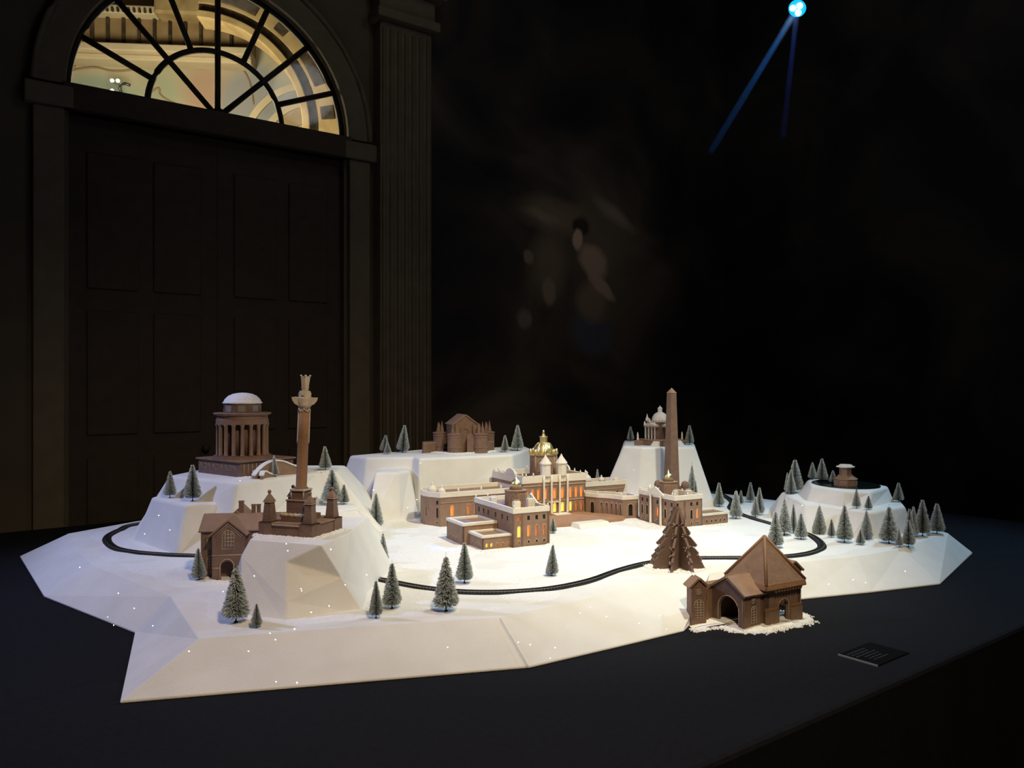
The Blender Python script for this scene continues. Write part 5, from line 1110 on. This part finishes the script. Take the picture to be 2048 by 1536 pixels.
# ================================================================== OCTAGONAL TOWER AT THE POND
pg0 = at(1691, 971, ZE2+0.002)
pt = empty('octagonal_tower', (pg0.x, pg0.y, ZE2+0.002), math.radians(12), 'squat stepped octagonal gingerbread tower with a white roof in the pond', 'gingerbread building')
def octo(r, z0, z1, name, m, top=1.0, par=None, bevel=0.0006): g = MB(); g.prism(ngon(0,0,r,8,PI/8), z0, z1, top); return g.build(name, M[m], par or pt, bevel)
b0 = octo(0.052, 0.0, 0.032, 'base', 'gingerbread'); octo(0.055, 0.030, 0.033, 'base_cornice', 'pale_gingerbread'); octo(0.053, 0.033, 0.045, 'roof_step', 'gingerbread', 0.66); octo(0.034, 0.045, 0.050, 'neck', 'pale_gingerbread'); octo(0.0275, 0.050, 0.086, 'lantern', 'gingerbread'); octo(0.042, 0.086, 0.090, 'roof_plate', 'white_icing'); octo(0.034, 0.090, 0.098, 'roof_cap', 'white_icing', 0.8)
for i in range(8):
    a = PI/4*i; c, s = math.cos(a), math.sin(a); ex = Vector((-s, c, 0)); o3 = Vector((c*0.0277*math.cos(PI/8), s*0.0277*math.cos(PI/8), 0))
    if i != 5:
        g = MB(); g.panel([(-0.006,0.060),(0.006,0.060),(0.006,0.078),(-0.006,0.078)], [], o3, ex, (0,0,1), 0.002); g.build('lantern_window', M['dark_gingerbread'], pt)
    o4 = Vector((c*0.0525*math.cos(PI/8), s*0.0525*math.cos(PI/8), 0)); g = MB(); rnd = random.Random(i)
    for k in range(3): g.tube([o4+ex*(-0.014+0.028*j/7)+V3(0,0,0.006+k*0.008+0.003*math.sin(j*1.6+k)) for j in range(8)], 0.0009, 5)
    g.build('piped_scrolls', M['piped_icing'], pt, kind='stuff')

# ================================================================== FRONT GATEHOUSE WITH THE PYRAMID ROOF
mat('porch_gingerbread', (0.150, 0.092, 0.068), 0.7, (0.185, 0.113, 0.083), 35, 0.35, 220)
GP = math.radians(30); gp0 = Vector((0.782, 2.460, 0.0))
gt = empty('pyramid_gatehouse', gp0, GP, 'gingerbread gatehouse with a steep pyramid roof and arched gate at the front edge', 'gingerbread building')
S_, TZ = 0.155, 0.122; x0, y0 = 0.006, 0.006
tw = MB(); a1 = arch(S_*0.54, 0.012, 0.036, 0.072, 10); th = 0.012
def face(p0, p1, ops): 
    p0 = Vector((*p0,0)); p1 = Vector((*p1,0)); tw.panel([(0,-0.004),((p1-p0).length,-0.004),((p1-p0).length,TZ),(0,TZ)], ops, p0, (p1-p0).normalized(), (0,0,1), th)
o_ = [arch(S_*0.50, -0.0039, 0.046, 0.082, 10)]
face((x0,y0), (x0+S_,y0), o_); face((x0+S_,y0), (x0+S_,y0+S_), o_); face((x0+S_,y0+S_), (x0,y0+S_), o_); face((x0,y0+S_), (x0,y0), o_)
tower = tw.build('tower', M['brown_gingerbread'], gt)
AP = (x0+S_/2, y0+S_/2, 0.261); e = 0.010; rq = rect(x0-e, x0+S_+e, y0-e, y0+S_+e)
g = MB(); g.pyramid(rq, TZ+0.006, AP); rf = g.build('pyramid_roof', M['brown_gingerbread'], gt)
for p in rq:
    g = MB(); g.tube([(p[0], p[1], TZ+0.008), AP], 0.0048, 8); g.build('hip_ridge', M['caramel_gingerbread'], rf)
for (p, q2) in zip(rq, rq[1:]+rq[:1]):
    p = Vector((*p, 0)); q2 = Vector((*q2, 0)); n_ = V3((q2-p).y, -(q2-p).x, 0).normalized()
    g = MB(); g.add([p+V3(0,0,TZ+0.012), q2+V3(0,0,TZ+0.012), q2+n_*0.007+V3(0,0,TZ-0.008), p+n_*0.007+V3(0,0,TZ-0.008), p-n_*0.010+V3(0,0,TZ+0.004), q2-n_*0.010+V3(0,0,TZ+0.004), q2-n_*0.003+V3(0,0,TZ-0.012), p-n_*0.003+V3(0,0,TZ-0.012)],
        [(0,1,2,3),(7,6,5,4),(0,4,5,1),(1,5,6,2),(2,6,7,3),(3,7,4,0)]); ev = g.build('eave_roll', M['caramel_gingerbread'], rf, 0.003)
    L_ = (q2-p).length; k = 0; s = 0.040
    while s < L_-0.012:
        g = MB(); c3 = p+(q2-p)*s/L_+n_*0.0035; ex = (q2-p).normalized()*0.0045
        g.add([c3-ex+V3(0,0,TZ-0.010), c3+ex+V3(0,0,TZ-0.010), c3+ex*0.6+V3(0,0,TZ-0.017), c3-ex*0.6+V3(0,0,TZ-0.017)]+[v-n_*0.006 for v in (c3-ex+V3(0,0,TZ-0.010), c3+ex+V3(0,0,TZ-0.010), c3+ex*0.6+V3(0,0,TZ-0.017), c3-ex*0.6+V3(0,0,TZ-0.017))],
              [(0,1,2,3),(7,6,5,4),(0,4,5,1),(1,5,6,2),(2,6,7,3),(3,7,4,0)]); g.build('eave_tooth', M['caramel_gingerbread'], rf); s += 0.0125
for (a, b2) in (((x0-0.004),(x0+S_*0.34)), ((x0+S_*0.68),(x0+S_+0.003))):
    g = MB(); g.box(a, b2, y0-0.004, y0+0.004, 0.046, 0.056); g.build('band_course', M['caramel_gingerbread'], tower, 0.0015)
    g = MB(); g.box(a, b2, y0-0.006, y0+0.002, 0.0, 0.046); g.build('pier', M['brown_gingerbread'], tower, 0.001)
g = MB(); g.tube([(x0+S_-0.003, y0-0.002, 0.0), (x0+S_-0.003, y0-0.002, TZ-0.012)], 0.0010, 5); g.build('piped_edge', M['piped_icing'], tower)
g = MB(); g.tube([(x0+q2[0], y0-0.0006, q2[1]) for q2 in o_[0][1:]], 0.0009, 5); g.build('piped_arch', M['piped_icing'], tower)
# gabled porch towards the left (gable faces -x)
px0, px1, pv0, pv1, ez, pk = -0.080, 0.010, 0.018, 0.150, 0.104, 0.144; yc = (pv0+pv1)/2
g = MB(); g.panel([(0,-0.003),(pv1-pv0,-0.003),(pv1-pv0,ez),((pv1-pv0)/2,pk),(0,ez)], [arch((pv1-pv0)*0.54, -0.0029, 0.084, 0.090, 12)], (px0, pv1, 0), (0,-1,0), (0,0,1), 0.009)
g.box(px0+0.009, px1, pv0, pv0+0.009, -0.003, ez); g.box(px0+0.009, px1, pv1-0.009, pv1, -0.003, ez); po = g.build('porch', M['porch_gingerbread'], gt, 0.0006)
g = MB(); g.box(px0, px1-0.02, pv0-0.004, pv0, 0, ez-0.004); g.build('side_slab', M['brown_gingerbread'], po, 0.0008)
g = MB(); g.tube([(px0-0.0012, pv1-q2[0], q2[1]) for q2 in arch((pv1-pv0)*0.54, 0.0, 0.088, 0.092, 12)[1:]]+[(px0-0.0012, pv1-(pv1-pv0)*0.54+0.044, 0.0)], 0.0014, 5); g.build('piped_arch', M['piped_icing'], po)
g = MB(); g.tube([(px0-0.001,pv0+0.002,0.0),(px0-0.001,pv0+0.002,ez-0.002),(px0-0.001,yc,pk-0.004),(px0-0.001,pv1-0.002,ez-0.002)], 0.0010, 5); g.build('piped_gable', M['piped_icing'], po)
roof_slab((px0-0.006,pv0-0.010,ez-0.005),(px1+0.005,pv0-0.010,ez-0.005),(px1+0.005,yc,pk+0.001),(px0-0.006,yc,pk+0.001), 0.008, 'roof_slab', po)
roof_slab((px0-0.006,yc,pk+0.001),(px1+0.005,yc,pk+0.001),(px1+0.005,pv1+0.008,ez-0.004),(px0-0.006,pv1+0.008,ez-0.004), 0.008, 'roof_slab', po)
g = MB(); g.box(px1-0.004, px1+0.002, pv0+0.02, pv1-0.02, 0, 0.09); g.build('inner_door', M['dark_window'], po)
g = MB(); g.tube([(px1-0.006, yc, 0.0), (px1-0.006, yc, 0.085)], 0.0008, 5); g.build('door_seam', M['piped_icing'], po)
piped_window(po, 0.040, 0.018, 0.022, 0.050, 0.0055, 2, 6, True, (1,0,0), (px0, pv0, 0)); piped_window(po, 0.040, 0.078, 0.018, 0.014, 0.0055, 2, 3, False, (1,0,0), (px0, pv0, 0))
# side lodge with its own gable, joined by a low wall; its twin on the far side
def lodge(pos, rz, w_, d_, e2, p2):
    R4 = Matrix.Translation(pos) @ Matrix.Rotation(rz, 4, 'Z'); T = lambda *q2: R4 @ Vector(q2)
    g = MB(); g.box(0, w_, 0, d_, -0.003, e2); g.v = [tuple(T(*v)) for v in g.v]; lo_ = g.build('lodge', M['brown_gingerbread'], gt, 0.001)
    g = MB(); g.add([T(*v) for v in ((0,0,e2),(w_,0,e2),(w_/2,0,p2),(0,d_,e2),(w_,d_,e2),(w_/2,d_,p2))], [(0,1,2),(5,4,3),(0,3,4,1),(1,4,5,2),(2,5,3,0)]); g.build('gable', M['brown_gingerbread'], lo_)
    o2 = 0.006
    roof_slab(T(-o2,-o2,e2-0.004),T(w_/2,-o2,p2+0.002),T(w_/2,d_+o2,p2+0.002),T(-o2,d_+o2,e2-0.004), 0.007, 'roof_slab', lo_); roof_slab(T(w_/2,-o2,p2+0.002),T(w_+o2,-o2,e2-0.004),T(w_+o2,d_+o2,e2-0.004),T(w_/2,d_+o2,p2+0.002), 0.007, 'roof_slab', lo_)
    ax = (R4.to_3x3() @ Vector((1,0,0))); piped_window(lo_, w_*0.5, 0.024, w_*0.62, 0.056, 0.0008, 3, 7, True, ax, pos); piped_window(lo_, w_*0.5, 0.096, w_*0.42, 0.016, 0.0008, 3, 3, False, ax, pos)
lodge(Vector((-0.185, 0.131, 0)), math.radians(-20), 0.050, 0.038, 0.119, 0.141)
lodge(Vector((0.235, 0.125, 0)), 0.0, 0.070, 0.060, 0.118, 0.146)
g = MB(); g.box(-0.13, 0.01, 0.150, 0.165, -0.003, 0.108); lk_ = g.build('link_wall', M['brown_gingerbread'], gt, 0.001)
g = MB(); g.box(-0.13, 0.01, 0.142, 0.173, 0.108, 0.117); g.build('coping', M['caramel_gingerbread'], lk_, 0.002)
g = MB(); g.box(-0.124, -0.104, 0.138, 0.152, -0.003, 0.108); g.build('pier', M['caramel_gingerbread'], lk_, 0.002)
g = MB(); g.box(0.16, 0.24, 0.150, 0.165, -0.003, 0.108); g.build('link_wall', M['brown_gingerbread'], gt, 0.001)

# ================================================================== GINGERBREAD TREE OF CROSSED BOARDS
gtp = at(1353, 1134, ZP)
gtree = empty('gingerbread_tree', (gtp.x, gtp.y, ZP-0.002), math.radians(12), 'brown gingerbread fir tree of crossed jagged boards with icing beads beside the track', 'tree')
prof = [(0.0, 0.0), (0.100, 0.004), (0.086, 0.030), (0.090, 0.036), (0.074, 0.052), (0.078, 0.057), (0.063, 0.072), (0.050, 0.080), (0.066, 0.078), (0.072, 0.084), (0.047, 0.112), (0.036, 0.116), (0.045, 0.118), (0.048, 0.126), (0.030, 0.150), (0.022, 0.153), (0.029, 0.156), (0.031, 0.160), (0.012, 0.200), (0.0, 0.216)]
for k in range(8):
    a = 2*PI*k/8+0.10; ex = Vector((math.cos(a), math.sin(a), 0)); nr = Vector((-math.sin(a), math.cos(a), 0))
    g = MB(); g.panel(prof, [], nr*0.0045, ex, (0,0,1), 0.009); bd = g.build('board', M['porch_gingerbread'], gtree, 0.0008)
    rnd = random.Random(k)
    for j in range(1, len(prof)-1):
        r, z = prof[j]; b_ = MB(); q2 = ex*(r+0.0005)+nr*rnd.uniform(-0.003, 0.003); b_.ball((q2.x, q2.y, max(0.006, z)), rnd.uniform(0.0014, 0.0026), 6, 4); b_.build('icing_bead', M['piped_icing'], bd)

# ================================================================== LOOSE SNOW: piles, powder, glitter
def drift(name, label, pts, rad, hgt, seed, z, parent=None):
    """a low lumpy pile of powder snow along a line of points"""
    rnd = random.Random(seed); g = MB()
    cells = {}
    for p in pts:
        for k in range(10):
            q2 = Vector(p)+V3(rnd.gauss(0, rad*0.42), rnd.gauss(0, rad*0.42), 0); s = rnd.uniform(0.0022, 0.0065)*(hgt/0.012)
            zz = z(q2) if callable(z) else z
            n_ = 6; vs = [(q2.x+s*1.3*math.cos(2*PI*i/n_)*rnd.uniform(.7,1.2), q2.y+s*1.3*math.sin(2*PI*i/n_)*rnd.uniform(.7,1.2), zz-0.001) for i in range(n_)]+[(q2.x+s*0.6*math.cos(2*PI*i/n_+.4), q2.y+s*0.6*math.sin(2*PI*i/n_+.4), zz+s*0.75) for i in range(n_)]+[(q2.x, q2.y, zz+s)]
            g.add(vs, [(i, (i+1) % n_, n_+(i+1) % n_, n_+i) for i in range(n_)]+[(n_+i, n_+(i+1) % n_, 2*n_) for i in range(n_)])
    o = g.build(name, M['powder_snow']); return tag(o, label, 'snow', kind='stuff')
def along(pts, step=0.006):
    out_ = []
    for a, b in zip(pts, pts[1:]):
        a = Vector(a); b = Vector(b); n_ = max(1, int((b-a).length/step)); out_ += [a.lerp(b, i/n_) for i in range(n_)]
    return out_
def GL(x, y): return gp0+Matrix.Rotation(GP, 4, 'Z') @ Vector((x, y, 0))
def flatdisc(name, label, poly, h, seed, z0):
    rnd = random.Random(seed); n_ = len(poly); c = sum((Vector(p) for p in poly), Vector())/n_; g = MB(); rings = 6; vs = []
    for r in range(rings+1):
        t = 1-r/rings*0.97
        for p in poly: q2 = c+(Vector(p)-c)*t; vs.append((q2.x, q2.y, z0-0.001 if r == 0 else z0+h*(1-t**5)+rnd.uniform(-.0006,.0006)))
    f = [(r*n_+i, r*n_+(i+1) % n_, (r+1)*n_+(i+1) % n_, (r+1)*n_+i) for r in range(rings) for i in range(n_)]+[tuple(rings*n_+i for i in range(n_))]
    g.add(vs, f, True); o = g.build(name, M['powder_snow']); return tag(o, label, 'snow', kind='stuff')
ring_pts = [GL(*q2) for q2 in [(-0.205,0.095),(-0.17,0.085),(-0.135,0.10),(-0.11,0.09),(-0.105,0.04),(-0.085,0.0),(-0.05,-0.020),(-0.01,-0.022),(0.02,-0.026),(0.06,-0.022),(0.11,-0.025),(0.155,-0.022),(0.185,0.0),(0.205,0.03),(0.19,0.07),(0.17,0.10),(0.1,0.10),(0.0,0.14),(-0.09,0.175),(-0.15,0.165),(-0.20,0.135)]]
dense = []
for i in range(len(ring_pts)):
    a, b = ring_pts[i], ring_pts[(i+1) % len(ring_pts)]; rnd = random.Random(i)
    for k in range(7): dense.append(a.lerp(b, k/7)+V3(rnd.uniform(-.004,.004), rnd.uniform(-.004,.004), 0))
flatdisc('snow_patch', 'loose white powder snow spread under the pyramid-roofed gatehouse', dense, 0.009, 1, 0.0)
drift('snow_crumbs', 'crumbs of white powder snow round the pyramid-roofed gatehouse', along(ring_pts[:16], 0.004), 0.026, 0.008, 2, 0.001)
ml = lambda u, v: mc+Matrix.Rotation(mrz, 4, 'Z') @ Vector((u, v, 0))
drift('snow_drift', 'powder snow piled along the foot of the column monument', along([ml(-hx-0.012,0.05), ml(-hx-0.012,-hy-0.008), ml(hx+0.008,-hy-0.010), ml(hx+0.010,hy)], 0.005), 0.012, 0.012, 3, ZB-0.001)
drift('snow_drift', 'powder snow piled along the foot of the gingerbread fort', along([at(845,905,ZC), at(872,905,ZC), at(900,907,ZC), at(925,908,ZC), at(950,905.5,ZC), at(975,905,ZC), at(990,902,ZC)], 0.006), 0.016, 0.014, 4, ZC)
drift('snow_drift', 'powder snow along the front of the small domed temple', along([at(1275,889,ZD), at(1300,890,ZD), at(1340,889,ZD), at(1365,888,ZD)], 0.006), 0.014, 0.014, 5, ZD)
drift('snow_drift', 'powder snow along the front of the near palace annexes', along([at(965,1104,ZP), at(990,1104,ZP), at(1010,1103,ZP)], 0.005), 0.012, 0.013, 6, ZP)
drift('snow_drift', 'powder snow by the corner of the near palace pavilion', along([at(1092,1092,ZP), at(1105,1086,ZP), at(1112,1078,ZP)], 0.006), 0.012, 0.012, 7, ZP)
drift('snow_drift', 'powder snow before the far palace pavilion and its annex', along([at(1255,1042,ZP), at(1290,1052,ZP), at(1330,1060,ZP), at(1400,1056,ZP), at(1455,1049,ZP)], 0.008), 0.022, 0.014, 8, ZP)
drift('snow_drift', 'powder snow heaped round the foot of the gingerbread tree', along([gtp+V3(0.105*math.cos(a), 0.085*math.sin(a), 0) for a in [2*PI*k/24 for k in range(25)]], 0.007), 0.018, 0.012, 9, ZP)
drift('snow_drift', 'powder snow at the foot of the gabled building', along([at(412,1156,ZP), at(425,1165,ZP), at(450,1166,ZP), at(480,1164,ZP)], 0.006), 0.014, 0.012, 10, ZP)
drift('snow_drift', 'powder snow at the corner of the round temple base', along([at(478,957,ZA), at(500,955,ZA), at(510,955,ZA)], 0.006), 0.014, 0.012, 11, ZA)
drift('snow_drift', 'powder snow under the pale tree on the temple hill edge', along([at(636,944,ZA), at(651,943,ZA), at(665,942,ZA)], 0.006), 0.014, 0.012, 12, ZA)
# powder patches lying on the felt plateau

# glitter flakes: tiny mirror discs turned so that they catch the spots
mat('glitter_foil', (0.98, 0.98, 1.0), 0.18, metallic=1.0)
dg = bpy.context.evaluated_depsgraph_get()
flk = [(378,1303),(497,1303),(552,1364),(594,1366),(1333,1259),(1100,1317),(1060,1290),(306,1252),(269,1217),(228,1250),(216,1234),(160,1135),(318,1031),(340,1060),(290,1068),(573,1088),(576,1102),(603,1182),(658,1212),(622,1225),(509,1152),(661,1099),(551,1280),(589,1259),(540,1267),(602,1178),(1657,1169),(1706,1160),(1731,1166),(1810,1143),(1213,1234),(1160,1227),(1278,1247),(1036,1285),(895,1295),(1110,1296),(841,926),(834,999),(747,980),(815,1015),(1605,1011),(1587,979),(1595,980),(1268,940),(1180,1215),(446,1184),(237,1187),(1320,1232),(690,1170),(733,1150),(480,962)]
g = MB(); rnd = random.Random(9)
KEY = Vector(LIGHTS[0][1]); WASH = Vector(LIGHTS[1][1]); EYE = Vector((0, 0, H_EYE))
for (px, py) in flk:
    d = Vector(((px-1024)/F_PX, 1.0, -(py-768)/F_PX)).normalized()
    hit, loc_, nor, _, ob_, _ = scene.ray_cast(dg, EYE, d)
    if not hit: continue
    lamp = WASH if px < 1000 else KEY
    nn = ((EYE-loc_).normalized()+(lamp-loc_).normalized()).normalized(); r = rnd.uniform(0.0011, 0.0017)
    t1 = nn.cross(Vector((0.3, 0.2, 1))).normalized(); t2 = nn.cross(t1); p = loc_+nor*0.0012
    g.add([p+(t1*math.cos(a)+t2*math.sin(a))*r for a in [PI/3*k for k in range(6)]], [tuple(range(6))])
o = g.build('glitter_flakes', M['glitter_foil'], kind='stuff'); tag(o, 'scattered tiny glitter flakes sparkling on the snow', 'glitter')
